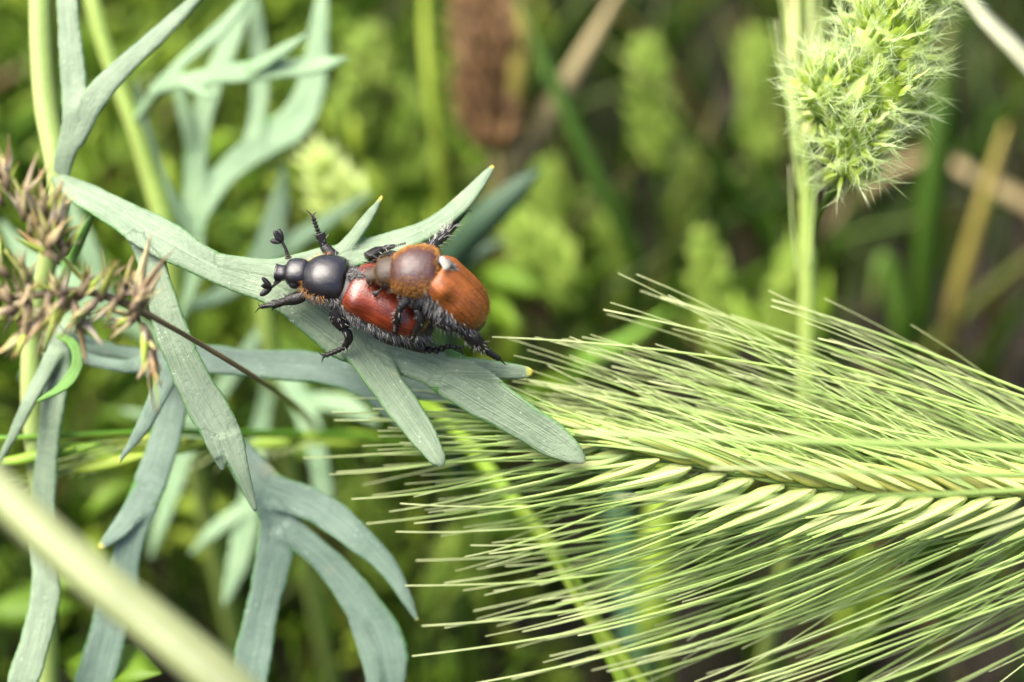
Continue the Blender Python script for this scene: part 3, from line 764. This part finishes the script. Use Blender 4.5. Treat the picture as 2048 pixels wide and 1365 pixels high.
def rachis_at(x):
    i = int(np.argmin(abs(rpx[:, 0] - x))); j = min(i + 3, 399); i = max(0, min(i, 396))
    t = rpx[min(i + 3, 399)] - rpx[i]
    return rpx[i], math.atan2(-(t[1]), -t[0])    # angle above/below straight towards the tip
def awn(parent, x, y, d, ang, L, w0, bend, dz, v, n=13, into=None):
    """ang: degrees below the way to the left (negative = upwards); bend straightens it along its length"""
    c = []
    px, py = x, y
    ph = R(0, 6.28); wav = R(-2.5, 2.5)
    if x < 2300: dz = max(dz, R(10.36, 10.8) - d)
    for i in range(n):
        t = i / (n - 1)
        c.append((px, py, d + dz * min(1, t * 1.6), w0 * (1 - .64 * t) * min(1, .12 + t * 9)))
        a = math.radians(ang + bend * t + wav * math.sin(t * 5 + ph))
        px -= math.cos(a) * L / (n - 1); py += math.sin(a) * L / (n - 1)
    q = [P(*k[:3]) for k in c]
    mb = into or MB(); sweep(mb, q, [k[3] * .5 * K * k[2] for k in c], None, FACE, 4, v=v)
    if into is None: mb.build('awn', AWN, parent)
def lemma(x, y, d, ang, L, wd, bend, dz, mat, v, parent, name='spikelet', n=15):
    c = []; px, py = x, y
    for i in range(n):
        t = i / (n - 1)
        prof = min(1, (t + .04) / .24) ** .7 * (1 - max(0, t - .24) / .78) ** .75
        c.append((px, py, d + dz * t, max(wd * prof, 5.0)))
        a = math.radians(ang + bend * t)
        px -= math.cos(a) * L / (n - 1); py += math.sin(a) * L / (n - 1)
    q = [P(*k[:3]) for k in c]; Wd = [k[3] * .5 * K * k[2] for k in c]
    mb = MB(); sweep(mb, q, Wd, [w_ * .6 for w_ in Wd], FACE, 12)
    return mb.build(name, mat, parent), px, py, d + dz, ang + bend
R = random.uniform
n_awn = 0
x = 1140.0; k = 0
while x < 2500:
    (rx, ry, rd), _ = rachis_at(x)
    f = (x - 1140) / 900.0                      # 0 at the tip, 1 near the frame's edge
    for side in ((1, -1) if x < 2360 else (1,)):
        sx = rx + (26 if side < 0 else 0)
        if side > 0:
            a0, bd = 20 + 8 * min(f, 1.2) + R(-3, 3), -6
        else:
            a0, bd = -(23 + 1 * min(f, 1.2)) + R(-3, 3), 10
        a0 += 14 * (1 - min(1, f * 2.2)) * (1 if side < 0 else -.5)
        Lm = R(185, 230) * (.8 + .2 * min(1, f * 3))
        sp, tx, ty, td, ta = lemma(sx, ry + side * 4, rd - .03 * 1, a0, Lm, R(32, 41), bd, -.05, LEMMA if side > 0 else LEMMAY, random.random(), ear)
        # main awn of the fertile lemma
        far = R(880, 1160)
        La = min(820, max(380, tx - far)) * R(.88, 1.05)
        fan = side * (3 + (19 if side > 0 else 13) * min(f, 1.3))
        ra_ = math.radians(ta); awn(sp, tx + 34 * math.cos(ra_), ty - 34 * math.sin(ra_), td, ta, La + 30, 8, (fan * .55 - ta) * R(.75, 1.05), R(-.08, .35), R(0, .6)); n_awn += 1
        # sterile side spikelets and glume bristles
        for j in range(3):
            da = (R(4, 13), R(-11, -4), R(-3, 4))[j]
            sl, ux, uy, ud, ua = lemma(sx - R(0, 10), ry + side * R(4, 10), rd + (R(.0, .06), R(-.12, -.05), R(-.15, -.08))[j], a0 + da, Lm * R(.85, 1.1), R(11, 17), bd, R(-.04, .06), random.choice((LEMMAG, LEMMA)), random.random(), ear)
            ra_ = math.radians(ua); awn(sl, ux + 26 * math.cos(ra_), uy - 26 * math.sin(ra_), ud, ua, La * R(.65, .95), R(5, 6.5), (fan * .6 - ua) * R(.5, 1.1), R(-.1, .45), R(.1, .8)); n_awn += 1
        for j in range(1 if side > 0 else 3):
            da = R(-14, 16)
            awn(sp, sx - R(0, 22), ry + side * R(4, 14), rd + R(-.10, .12), a0 + da * .8, min(La, 560) * R(.6, 1.0) + 60, R(4, 6), (fan * .7 - a0) * R(.2, .9), R(-.1, .5), R(.3, 1)); n_awn += 1
    x += 60 + R(-7, 7); k += 1
fine = MB()
for _ in range(200):
    x0 = 1180 + 1300 * random.random() ** .8; sd_ = 1 if random.random() < .22 else -1
    (rx, ry, rd), _a = rachis_at(x0); f = min(1.3, (x0 - 1140) / 900)
    a0 = sd_ * (24 + 8 * f) + R(-8, 8); fan = sd_ * (3 + (19 if sd_ > 0 else 13) * f)
    far = max(320, min(760, x0 - R(850, 1250)))
    awn(None, rx - R(10, 60), ry + sd_ * R(6, 40), rd + R(-.02, .2), a0, far * R(.6, 1.1), R(3, 5), (fan * .7 - a0) * R(.4, 1.1), R(.1, .6), R(.2, 1), into=fine)
tag(fine.build('fine_bristles', AWN, ear), kind='stuff')
# a few bristles that come forward out of the focal plane
for (x0, y0, x1, y1) in ((1560, 985, 792, 1055), (1620, 1000, 832, 1115), (1700, 1010, 806, 1165), (1790, 1016, 838, 1240), (1860, 1020, 820, 1305), (1960, 1022, 884, 1372), (1480, 960, 800, 1002), (1660, 1005, 1010, 1128), (1750, 1012, 1060, 1200), (2060, 1024, 1010, 1400), (1600, 1000, 940, 1085), (1840, 1018, 1090, 1275)):
    av = math.degrees(math.atan2(y1 - y0, x0 - x1))
    awn(ear, x0, y0, 10.12, av + 9, math.hypot(x1 - x0, y1 - y0) * 1.004, R(7, 8.5), -18, .25, R(.1, .7), n=18)
for (x0, y0, ang, bd, L) in ((2200, 900, -20, 9, 1033), (2250, 860, -23, 7, 753), (2150, 880, -17, 15, 1187), (2200, 850, -20, 6, 590), (2240, 930, -24, 8, 980)):
    awn(ear, x0, y0, 10.15, ang, L, 9, bd, .2, .2, n=18)
for (x0, y0, d0, ang, L, dz, w0) in ((2500, 905, 9.5, -1, 1340, -.75, 22), (2420, 938, 9.6, 1, 1000, -.6, 16), (2350, 965, 9.5, 2, 1120, -.9, 12), (1900, 880, 10.0, -8, 640, .5, 7)):
    awn(ear, x0, y0, d0, ang, L, w0, -1.5, dz, .25, n=18)

# ------------------------------------------------------------------ hairy grass head
def spikelet_mesh(name, L, wd, seed, hairs=5, mats=None):
    random.seed(seed); mb = MB()
    for s in (1, -1, 2.2, -2.2, 3.2, -3.2, .1):
        n = 6
        q = [Vector((R(-.9, .9) * wd * i / n, s * wd * .8 * math.sin(math.pi * .5 * i / (n - 1)), L * (1 - .12 * abs(s)) * i / (n - 1))) for i in range(n)]
        Wd = [wd * f for f in (.35, .8, 1.0, .85, .5, .08)]
        sweep(mb, q, Wd, [w_ * .35 for w_ in Wd], Vector((0, s, .2)), 5, v=random.random())
    for _ in range(hairs):
        t = R(.35, 1)
        hair(mb, Vector((0, 0, L * t)), Vector((random.gauss(0, .6), random.gauss(0, .6), .8)), R(.5, 1.0) * L, .0022, mi=1, v=random.random())
    return mb.mesh(name, mats or [FOX, FHAIR])
fox = empty('hairy_grass', P(1640, 1100, 12.5)); tag(fox, 'fluffy bright green hairy grass head beside the pale straw stem', 'grass')
stem('stalk', [(1735, 110, 10.62, 16), (1712, 260, 10.62, 17), (1692, 350, 10.62, 18), (1660, 395, 11.2, 18), (1634, 450, 12.4, 18), (1624, 540, 13.2, 18), (1620, 700, 13.5, 18), (1616, 950, 13.8, 18)], GRASS, fox, lean=(0, .4), v=.5)
SM = [spikelet_mesh('spikelet', R(.17, .24), R(.013, .018), 100 + i, hairs=10) for i in range(6)]
random.seed(5)
lobes = [((1800, -40, 10.62), (100, 110, 95), 100, 30), ((1768, 80, 10.6), (104, 100, 95), 110, 20), ((1745, 185, 10.58), (100, 85, 90), 100, 5), ((1645, 192, 10.60), (52, 74, 60), 70, 0), ((1708, 275, 10.56), (64, 58, 62), 64, -5), ((1690, 328, 10.58), (38, 42, 40), 34, -10)]
fh_ = MB()
for (c, rad, cnt, tilt) in lobes:
    cc = P(*c)
    cm = MB(); s = K * c[2]; fr_ = R3.to_4x4(); fr_.translation = cc
    loft(cm, fr_, [(rad[0] * s * .62 * math.cos(a_), rad[1] * s * .62 * math.sin(a_), rad[2] * s * .62 * math.sin(a_), rad[2] * s * .62 * math.sin(a_), 0) for a_ in np.linspace(0.05, 3.09, 12)], n=16, rings=14)
    cm.v = [random.random() * .6 for _ in cm.v]
    cm.build('panicle_core', FOX, fox)
    for i in range(cnt):
        z = 1 - 2 * (i + .5) / cnt; a = i * 2.39996 + R(-.3, .3); r_ = math.sqrt(1 - z * z)
        lx, ly, lz = r_ * math.cos(a), z, r_ * math.sin(a)
        if lz < -.3: continue
        o = C(lx, ly, lz)
        s = K * c[2]
        p = cc + (R3 @ Vector((lx * rad[0] * s, ly * rad[1] * s, lz * rad[2] * s))) * R(.55, .78)
        d = (o + C(.12, .35, 0) * .55 + jit(.22)).normalized()
        ob = link('spikelet', random.choice(SM), fox)
        ob.matrix_parent_inverse = Matrix.Identity(4)
        mw = Matrix.Translation(p) @ d.to_track_quat('Z', 'Y').to_matrix().to_4x4() @ Matrix.Rotation(R(0, 6.28), 4, 'Z') @ Matrix.Diagonal((1, 1, R(.85, 1.2), 1))
        ob.matrix_basis = Matrix.Translation(-fox.location) @ mw
        for _ in range(8):
            hair(fh_, p + d * R(.03, .2), d + jit(.55), R(.05, .10), .0020, bend=jit(.15), v=random.random())
tag(fh_.build('hair', FHAIR, fox), kind='stuff')

# ------------------------------------------------------------------ bulbous meadow-grass seed head (brown, purple and tan tufts)
seed = empty('seed_head', P(590, 1000, 13.5)); tag(seed, 'brown and purple tufted seed head hanging over the leaf stalk', 'seed head')
stem('stalk', [(-80, 600, 9.25, 16), (60, 592, 9.25, 16), (160, 582, 9.30, 16), (250, 606, 9.35, 17), (330, 648, 9.55, 12), (400, 688, 9.95, 11), (470, 730, 10.25, 11), (540, 775, 10.8, 11), (600, 822, 12.4, 17), (650, 880, 15, 17)], PSTEM, seed, n=60, lean=(.5, .6))
for c in ([(190, 592, 9.31, 10), (150, 540, 9.25, 10), (112, 500, 9.20, 9), (70, 430, 9.15, 9), (20, 350, 9.15, 7)], [(120, 585, 9.25, 9), (60, 560, 9.20, 9), (10, 500, 9.15, 8)], [(270, 616, 9.35, 9), (285, 660, 9.30, 9), (300, 705, 9.25, 8)], [(150, 582, 9.25, 8), (100, 630, 9.20, 8), (60, 660, 9.15, 8)], [(70, 592, 9.25, 9), (30, 640, 9.15, 8)]):
    pts, W = pxpath(c, 14); mb = MB(); sweep(mb, pts, W, None, FACE, 6, v=.4, u0=.5, u1=.6); mb.build('branch', PSTEM, seed)
def bract_mesh(L, wd, curl):
    mb = MB(); n = 9
    q = [Vector((curl * L * (i / (n - 1)) ** 2, 0, L * i / (n - 1))) for i in range(n)]
    Wd = [wd * f for f in (.5, .85, 1.0, .95, .8, .6, .4, .22, .04)]
    sweep(mb, q, Wd, [w_ * .3 for w_ in Wd], Vector((1, 0, 0)), 6)
    return mb
random.seed(21)
BM = []
for i in range(10):
    for m_, nm in ((BRACT, 'b'), (BRACT, 'b'), (BRACTG if i % 5 < 3 else BRACT, 'g')):
        b_ = bract_mesh(R(.12, .30), R(.015, .030), R(-.3, .3)); vv = random.random(); b_.v = [vv] * len(b_.v)
        BM.append((b_.mesh('bract', [m_]), nm))
tufts = [(14, 372, 9.15, 95, 14, 1.15), (48, 430, 9.17, 88, 15, 1.1), (82, 430, 9.17, 80, 12, 1.1), (105, 485, 9.20, 72, 13, 1.0), (8, 545, 9.15, 130, 12, 1.0), (52, 560, 9.17, 100, 12, .9),
         (120, 590, 9.20, 110, 12, .9), (165, 585, 9.25, 70, 13, .95), (205, 590, 9.27, 75, 14, .95), (240, 596, 9.30, 62, 15, 1.0), (262, 640, 9.30, 205, 10, .95), (290, 660, 9.27, -75, 12, .9),
         (300, 705, 9.25, -85, 12, 1.0), (100, 625, 9.17, 215, 13, 1.0), (60, 650, 9.15, 240, 12, 1.1), (22, 620, 9.15, 200, 12, 1.1), (150, 615, 9.20, -70, 11, 1.0), (-20, 440, 9.15, 80, 10, 1.1), (-10, 600, 9.15, 260, 8, 1.0)]
for _ in range(28):
    t_ = R(0, 1)
    if t_ < .6: x_, y_ = R(-30, 310), 0; y_ = 592 + (max(0, x_ - 170) * .36) + R(-14, 14); an_ = random.choice((R(50, 130), R(220, 310)))
    else: x_ = R(0, 130); y_ = 370 + x_ * 1.0 + R(-20, 40); an_ = R(50, 140)
    tufts.append((x_, y_, R(9.10, 9.35), an_, random.randrange(7, 12), R(.7, 1.05)))
for (x_, y_, d_, ang, cnt, s_) in tufts:
    c = P(x_, y_, d_); a = math.radians(ang); s_ *= 1.15
    ax = C(math.cos(a), math.sin(a), .15)
    core = MB()
    q = [c - ax * .05 + ax * (.17 * s_ * i / 7) for i in range(8)]
    sweep(core, q, [.026 * s_ * f for f in (.3, .7, 1, 1.05, .95, .75, .45, .1)], None, FACE, 8, v=.5, u0=.12, u1=.5)
    tuft = core.build('spikelet', BRACT, seed)
    dry = random.random() < .25
    for i in range(cnt):
        me, nm = random.choice(BM)
        if dry and nm == 'g': me, nm = random.choice([q_ for q_ in BM if q_[1] == 'b'])
        d = (ax + jit(.30)).normalized()
        ob = link('bract', me, tuft)
        ob.matrix_parent_inverse = Matrix.Identity(4)
        sc1 = s_ * R(.45, 1.1) * (1.5 if random.random() < .12 else 1)
        ob.matrix_basis = Matrix.Translation(c + ax * R(-.04, .08)) @ d.to_track_quat('Z', 'Y').to_matrix().to_4x4() @ Matrix.Rotation(R(0, 6.28), 4, 'Z') @ Matrix.Diagonal((sc1, sc1, sc1, 1))

# ------------------------------------------------------------------ single grasses, stems and blades
def grass_stem(name, label, ctrl, mat, cat='grass', lean=(0, .4), group=None, n=40, v=None, ground=True, up=False):
    e_ = empty(name, Vector((0, 0, 0)))
    o, foot = stem('stalk', ctrl, mat, e_, n=n, lean=lean, v=v, ground=ground)
    tag(e_, label, cat, group)
    return e_
# the thick cream straw close to the lens
s1 = grass_stem('straw', 'thick cream straw stem crossing low in front of the drooping leaves', [(-420, 560, 7.70, 62), (-200, 770, 7.50, 68), (0, 980, 7.35, 76), (160, 1130, 7.30, 84), (320, 1260, 7.30, 90), (470, 1385, 7.35, 92), (640, 1560, 7.60, 92), (760, 1760, 8.2, 90)], CREAM, 'straw', lean=(.4, .6))
pts, W = pxpath([(-430, 590, 7.68, 40), (-200, 800, 7.46, 46), (0, 1010, 7.30, 50), (170, 1170, 7.25, 46), (330, 1300, 7.25, 30), (420, 1365, 7.30, 8)], 24)
mb = MB(); blade(mb, pts, W, C(.3, .3, .9), v=.62, fold=-.5, thick=.03); mb.build('sheath', CREAM, s1)

# the pale awned grass next to the hairy head
pale = grass_stem('awned_grass', 'pale straw stem with slender awned top beside the hairy head', [(1600, -150, 12.8, 16), (1598, 60, 12.8, 20), (1606, 250, 12.8, 24), (1614, 420, 12.85, 32), (1616, 600, 12.9, 36), (1612, 780, 13.0, 36), (1606, 960, 13.3, 38)], STEMY, 'grass')
for i in range(16):
    y0 = R(40, 330); sd_ = random.choice((-1, 1))
    L_ = R(180, 300); x0 = 1604 + sd_ * R(4, 16)
    c = [(x0, y0, 12.7 + R(-.3, .3), 8), (x0 + sd_ * R(4, 12), y0 - L_ * .4, 12.7, 12), (x0 + sd_ * R(6, 26), y0 - L_ * .75, 12.7, 6), (x0 + sd_ * R(4, 50), y0 - L_ * 1.3, 12.7, 2)]
    pts, W = pxpath(c, 14); mb = MB(); sweep(mb, pts, W, [q * .5 for q in W], FACE, 6, v=R(.2, 1)); mb.build('spikelet', LEMMA, pale)
for (xa, ya, xb, yb) in ((1602, 330, 1552, 40), (1600, 400, 1570, 90), (1596, 560, 1580, 330), (1622, 540, 1640, 300)):
    pts, W = pxpath([(xa, ya, 11.95, 5), ((xa + xb) / 2 - 4, (ya + yb) / 2, 11.9, 4), (xb, yb, 11.9, 2)], 10); mb = MB(); sweep(mb, pts, W, None, FACE, 4, v=.6); mb.build('awn', AWN, pale)

# green drooping brome behind the leaves, lower down
br = grass_stem('brome_grass', 'bright green awned grass spikelets lying across behind the drooping leaves', [(-40, 878, 10.9, 9), (120, 872, 11.0, 12), (300, 864, 11.25, 13), (440, 866, 11.7, 15), (600, 870, 12.4, 18), (760, 880, 13.2, 18), (880, 930, 14.4, 18), (930, 1020, 16, 18)], BRIGHT, 'grass')
for (xa, ya, xb, yb, d_, wd) in ((200, 888, -20, 926, 11.0, 30), (150, 896, -60, 934, 10.95, 24), (300, 908, 100, 946, 11.1, 28), (440, 876, 280, 912, 11.5, 26), (420, 880, 230, 890, 11.5, 22), (330, 870, 170, 888, 11.2, 18), (640, 868, 470, 892, 12.4, 34), (760, 872, 600, 880, 13.1, 34)):
    c = [(xa, ya, d_, 6), (xa * .7 + xb * .3, ya * .7 + yb * .3 + 2, d_, wd), (xa * .35 + xb * .65, ya * .35 + yb * .65 + 3, d_, wd * .8), (xb, yb, d_, 3)]
    pts, W = pxpath(c, 16); mb = MB(); sweep(mb, pts, W, [q * .5 for q in W], FACE, 8, v=R(.4, 1)); sp = mb.build('spikelet', BRIGHT, br)
    for j in range(5):
        t = R(.45, .95); px_, py_ = xa + (xb - xa) * t, ya + (yb - ya) * t
        c = [(px_, py_ + R(-3, 6), d_, 4), (px_ - 70, py_ + R(8, 26), d_ - .03, 3), (px_ - R(110, 190), py_ + R(20, 70), d_ - .06, 1.5)]
        pts, W = pxpath(c, 8); mb = MB(); sweep(mb, pts, W, None, FACE, 4, v=R(.5, 1)); mb.build('awn', AWN, sp)

e_ = grass_stem('grass_plant', 'bright green jointed grass stem running down behind the barley bristles', [(760, 790, 14.2, 12), (860, 815, 13.4, 20), (930, 880, 12.6, 28), (985, 950, 12.1, 30), (1050, 1030, 11.7, 32), (1110, 1110, 11.4, 34), (1180, 1225, 11.2, 34), (1250, 1365, 11.1, 34), (1330, 1540, 11.3, 34)], BRIGHT, v=.62)
pts, W = pxpath([(1040, 1010, 11.65, 20), (1090, 1075, 11.4, 34), (1130, 1150, 11.25, 22), (1180, 1235, 11.12, 30), (1290, 1370, 11.0, 26), (1350, 1500, 11.1, 10)], 20)
mb = MB(); blade(mb, pts, W, C(.3, .2, .9), v=.8); mb.build('leaf_sheath', BRIGHT, e_)

def single_blade(label, ctrl, mat, v=.5, nrm=(.3, .3, .9), lean=(0, .5), cat='grass', name='grass_plant', group=None):
    """ctrl from tip to foot, carried on to the soil"""
    pts, W = pxpath(ctrl, 26)
    c3 = [(*pts[-3], W[-3]), (*pts[-1], W[-1])] + [(*q, W[-1] * .8) for q in to_ground(pts[-1], lean)]
    ex = catmull(c3, 12)[4:]
    pts += [Vector(q[:3]) for q in ex]; W += [q[3] for q in ex]
    e_ = empty(name, Vector((pts[-1].x, pts[-1].y, 0)))
    mb = MB(); blade(mb, list(reversed(pts)), list(reversed(W)), C(*nrm), v=v, thick=.02)
    mb.build('blade', mat, e_)
    return tag(e_, label, cat, group)
single_blade('green grass blade slanting past the brown seed head', [(1020, -60, 17, 14), (1075, 90, 17, 30), (1140, 240, 17, 40), (1215, 400, 17.2, 44), (1270, 520, 17.6, 44)], GRASS, .45)
single_blade('broad tan dry blade slanting below the brown seed head', [(1240, -20, 18, 14), (1180, 90, 18, 34), (1090, 240, 18, 50), (1010, 370, 18.2, 54), (950, 480, 18.6, 52)], TAN, .6)
single_blade('dark blue-green blade behind the forked leaf tip', [(1080, 340, 14.2, 10), (1030, 385, 14.2, 50), (960, 450, 14.3, 64), (890, 530, 14.6, 56)], SEAG, .1, cat='grass')
single_blade('dull green blade behind the riding beetle', [(1010, 480, 15, 8), (950, 510, 15, 36), (890, 550, 15.1, 40), (850, 610, 15.4, 36)], SEAG, .1, cat='grass')
single_blade('yellow ochre dry stalk standing amid green blades', [(2012, 250, 19, 12), (1985, 340, 19, 26), (1950, 460, 19.1, 36), (1905, 620, 19.4, 44), (1890, 720, 20, 44)], OCHRE, .7)
single_blade('pale tan blade arching across behind the hairy head', [(1640, 470, 23, 8), (1720, 390, 22.8, 30), (1800, 330, 22.5, 36), (1880, 320, 22, 38), (1980, 370, 21.5, 40), (2080, 430, 21.4, 40), (2200, 560, 21.6, 34)], TAN, .3)
single_blade('cream straw leaning in above the ochre stalk', [(1880, -80, 12.6, 20), (1960, 30, 12.5, 44), (2040, 115, 12.4, 50), (2140, 240, 12.5, 50), (2240, 420, 12.8, 46)], CREAM, .3, cat='straw', name='straw')
single_blade('long green blade slanting behind the barley bristles', [(1340, 620, 17, 10), (1260, 680, 17, 30), (1180, 720, 17, 38), (1080, 790, 17.3, 40), (980, 860, 18, 36)], BRIGHT, .25)
single_blade('wide blue-green blade standing under the barley ear', [(1225, 900, 16.5, 30), (1235, 1000, 16.4, 60), (1255, 1150, 16.3, 76), (1275, 1300, 16.3, 80), (1290, 1450, 16.6, 70)], SEAG, .5, cat='grass')
single_blade('wide yellow-green blade standing under the barley ear', [(1330, 930, 16.5, 30), (1320, 1040, 16.4, 70), (1310, 1180, 16.3, 80), (1310, 1380, 16.5, 70)], BRIGHT, .75)
single_blade('bright green blade leaning behind the ochre stalk', [(1740, 620, 18.5, 14), (1770, 520, 18.5, 40), (1800, 640, 18.6, 50), (1790, 760, 19, 50)], GRASS, .6)
single_blade('broad upright green blade behind the fluffy head', [(1905, 40, 18.2, 20), (1890, 160, 18.2, 56), (1870, 320, 18.3, 70), (1850, 500, 18.6, 70), (1840, 650, 19, 60)], GRASS, .52)
single_blade('narrow yellow-green stalk beside the brown seed head', [(850, -60, 17, 16), (852, 60, 17, 24), (862, 180, 17, 26), (880, 330, 17.3, 26), (890, 480, 17.8, 26)], BRIGHT, .9)
single_blade('golden dry blade close against the brown seed head', [(1050, -60, 17.4, 20), (1046, 60, 17.4, 42), (1030, 180, 17.4, 42), (1005, 280, 17.6, 32), (990, 380, 18, 26)], OCHRE, .6)

# ------------------------------------------------------------------ blurred grass spikes behind
def spike(name, label, top, mid, base, wd, mat, cnt, seed_, group=None, stem_mat=GRASS, head_parts=5, es=.75):
    """top/mid/base: pixel points with depth for head tip, head foot and a point on the stalk"""
    random.seed(seed_)
    e_ = empty(name, Vector((P(*base).x, P(*base).y, 0))); tag(e_, label, 'grass', group)
    d = top[2]
    stem('stalk', [(*top, 8), (*mid, 14), (*base, 16)], stem_mat, e_, n=20, lean=(0, .5), v=.5)
    a, b = P(*top), P(*mid); ax = (a - b).normalized(); H = (a - b).length
    w_ = wd * .5 * K * d
    for hp in range(head_parts):                 # lumps of the panicle
        mb = MB(); t0 = hp / head_parts
        for i in range(cnt // head_parts):
            t = max(0, min(1, t0 + R(-.3, 1.3) / head_parts)); prof = math.sin(math.pi * min(1, .12 + t * .86)) ** .7
            an = R(0, 6.28); side = (C(math.cos(an), 0, math.sin(an)))
            side = (side - ax * side.dot(ax)).normalized()
            lump = .75 + .25 * math.sin(an * 2 + t * 9 + seed_)
            p = b + ax * (H * t) + side * (w_ * prof * R(.15, .75) * lump)
            dr = (side * R(.2, .8) + ax * R(.7, 1.2)).normalized(); L_ = w_ * R(.6, 1.15) * es
            q = [p, p + dr * L_ * .5, p + dr * L_]
            blade(mb, q, [w_ * .08 * es, w_ * .15 * es, w_ * .015], side.cross(dr) + jit(.4), v=random.random(), thick=.01)
            if i % 2 == 0: hair(mb, p + dr * L_ * .6, dr + jit(.4), w_ * .5, .005, v=1)
        mb.build('panicle_lump', mat, e_)
    return e_
SG = 'green grass spikes standing in the blurred meadow'
SLAB = ['tall soft green spike between the slanting green blade and the pale straw stem', 'faint dim green spike close behind the top of the pale straw stem', 'small green spike hanging just under the tall soft green spike',
        'plump upright green spike rising above the upper barley bristles', 'pale spike crowded behind the slanting green blade, below the tan blade', 'broad ragged leaning spike behind the tip of the forked leaf',
        'yellowish spike half hidden by the pale straw stem above the barley ear', 'dim spike between the ragged leaning spike and the plump upright spike', 'dull green spike under the yellow-green stalk near the brown head',
        'light green spike above the spur of the forked leaf', 'pale green spike behind the tips of the lower barley bristles', 'light green spike behind the three-lobed drooping leaf']
sp_list = [((1292, 110, 19), (1318, 350, 19), (1335, 520, 19.6), 135), ((1512, 90, 22), (1530, 330, 22), (1540, 480, 22.6), 100), ((1388, 320, 20), (1360, 470, 20), (1350, 600, 20.6), 85),
           ((1408, 490, 16.5), (1450, 720, 16.5), (1480, 900, 17), 110), ((1095, 360, 21), (1120, 500, 21), (1130, 640, 21.4), 110), ((1045, 470, 17.5), (1160, 620, 17.5), (1200, 760, 18), 150),
           ((1590, 520, 17.5), (1545, 720, 17.5), (1520, 900, 18), 120), ((1190, 460, 22), (1250, 640, 22), (1280, 760, 22.5), 110), ((800, 200, 19), (840, 380, 19), (860, 520, 19.6), 120),
           ((742, 90, 18.5), (690, 290, 18.5), (700, 460, 19.2), 130), ((935, 1080, 17), (860, 1250, 17), (840, 1400, 17.4), 150), ((720, 1000, 18.5), (800, 1180, 18.5), (840, 1350, 19), 130)]
for i, (a, b, c, wd) in enumerate(sp_list):
    spike('grass_spike', SLAB[i], a, b, c, wd * (.85 + .3 * ((i * 37) % 10) / 10), SPIKE, 760, 300 + i, SG)
spike('grass_spike', 'bright yellow-green fluffy grass spike just behind the forked leaf spur', (640, 330, 15.5), (705, 470, 15.5), (740, 620, 16), 150, FOX, 190, 401)
spike('grass_spike', 'yellow-green grass spike under the barley ear near the soil', (1740, 1130, 17.5), (1700, 1300, 17.5), (1690, 1480, 18), 130, HERB, 120, 402)
spike('grass_spike', 'dry brown grass head with dark core among green blades', (955, -40, 17.5), (990, 300, 17.5), (1010, 470, 18), 190, BROWN, 1100, 403, stem_mat=TAN, es=.5)

# ------------------------------------------------------------------ meadow sward: grass and small herbs nobody could count
random.seed(77)
def clear(p, dmin):
    d, x_, y_ = depth_px(p)
    if -120 < x_ < 2170 and -120 < y_ < 1480 and d < dmin: return False
    return d > 5 or abs(x_ - 1024) > 1500
mb = MB(); n_ok = 0; tries = 0
while n_ok < 2600 and tries < 16000:
    tries += 1
    x_, y_ = R(-22, 22), R(3, 52)
    h_ = R(2, 9) * (1 if random.random() < .85 else 1.4); wd = R(.05, .16) if random.random() < .8 else R(.16, .30)
    a = R(0, 6.28); ln = R(.1, .75) * h_
    q = []
    for i in range(8):
        t = i / 7
        q.append(Vector((x_ + math.cos(a) * ln * t ** 1.8, y_ + math.sin(a) * ln * t ** 1.8, -.3 + h_ * (t - .22 * (ln / h_) * t ** 3))))
    if not all(clear(k_, 15.5) for k_ in q[1:]): continue
    v = random.betavariate(1.6, 2.8)
    if random.random() < .16: v = R(.82, 1)
    blade(mb, q, [wd * f for f in (.7, .9, 1, 1, .9, .75, .5, .08)], Vector((math.cos(a + 1.2), math.sin(a + 1.2), .6)), v=v, thick=.012)
    n_ok += 1
tag(mb.build('meadow_grass', GRASS), 'dense blurred meadow grass covering the dark soil', 'grass', kind='stuff')
mb = MB(); n_c = 0; tries = 0
while n_c < 680 and tries < 8000:
    tries += 1
    x_, y_ = R(-16, -.3) if random.random() < .97 else R(-1, 18), R(8, 42)
    z_ = R(.5, 7.5); cs_ = R(.5, 1.5); ne_ = random.randrange(6, 20)
    c = Vector((x_, y_, z_))
    if not clear(c, 16.5): continue
    tone = R(0, .7)
    for j in range(ne_):
        o = jit(.55 * cs_); d = (o + UP * .5).normalized(); p = c + o
        L_ = R(.3, .8) * cs_; sd_ = jit(1)
        blade(mb, [p, p + d * L_ * .35, p + d * L_ * .7, p + d * L_], [.03, L_ * .2, L_ * .17, .01], sd_, v=min(1, tone + R(0, .3)), thick=.012)
    sweep(mb, [Vector((x_ + R(-.5, .5), y_ + R(-.5, .5), -.3)), c.lerp(Vector((x_, y_, 0)), .5), c], [.05, .045, .03], None, UP, 5, v=.2)
    n_c += 1
tag(mb.build('meadow_herbs', HERB), 'small-leaved bright green herbs mixed through the meadow grass', 'herbs', kind='stuff')
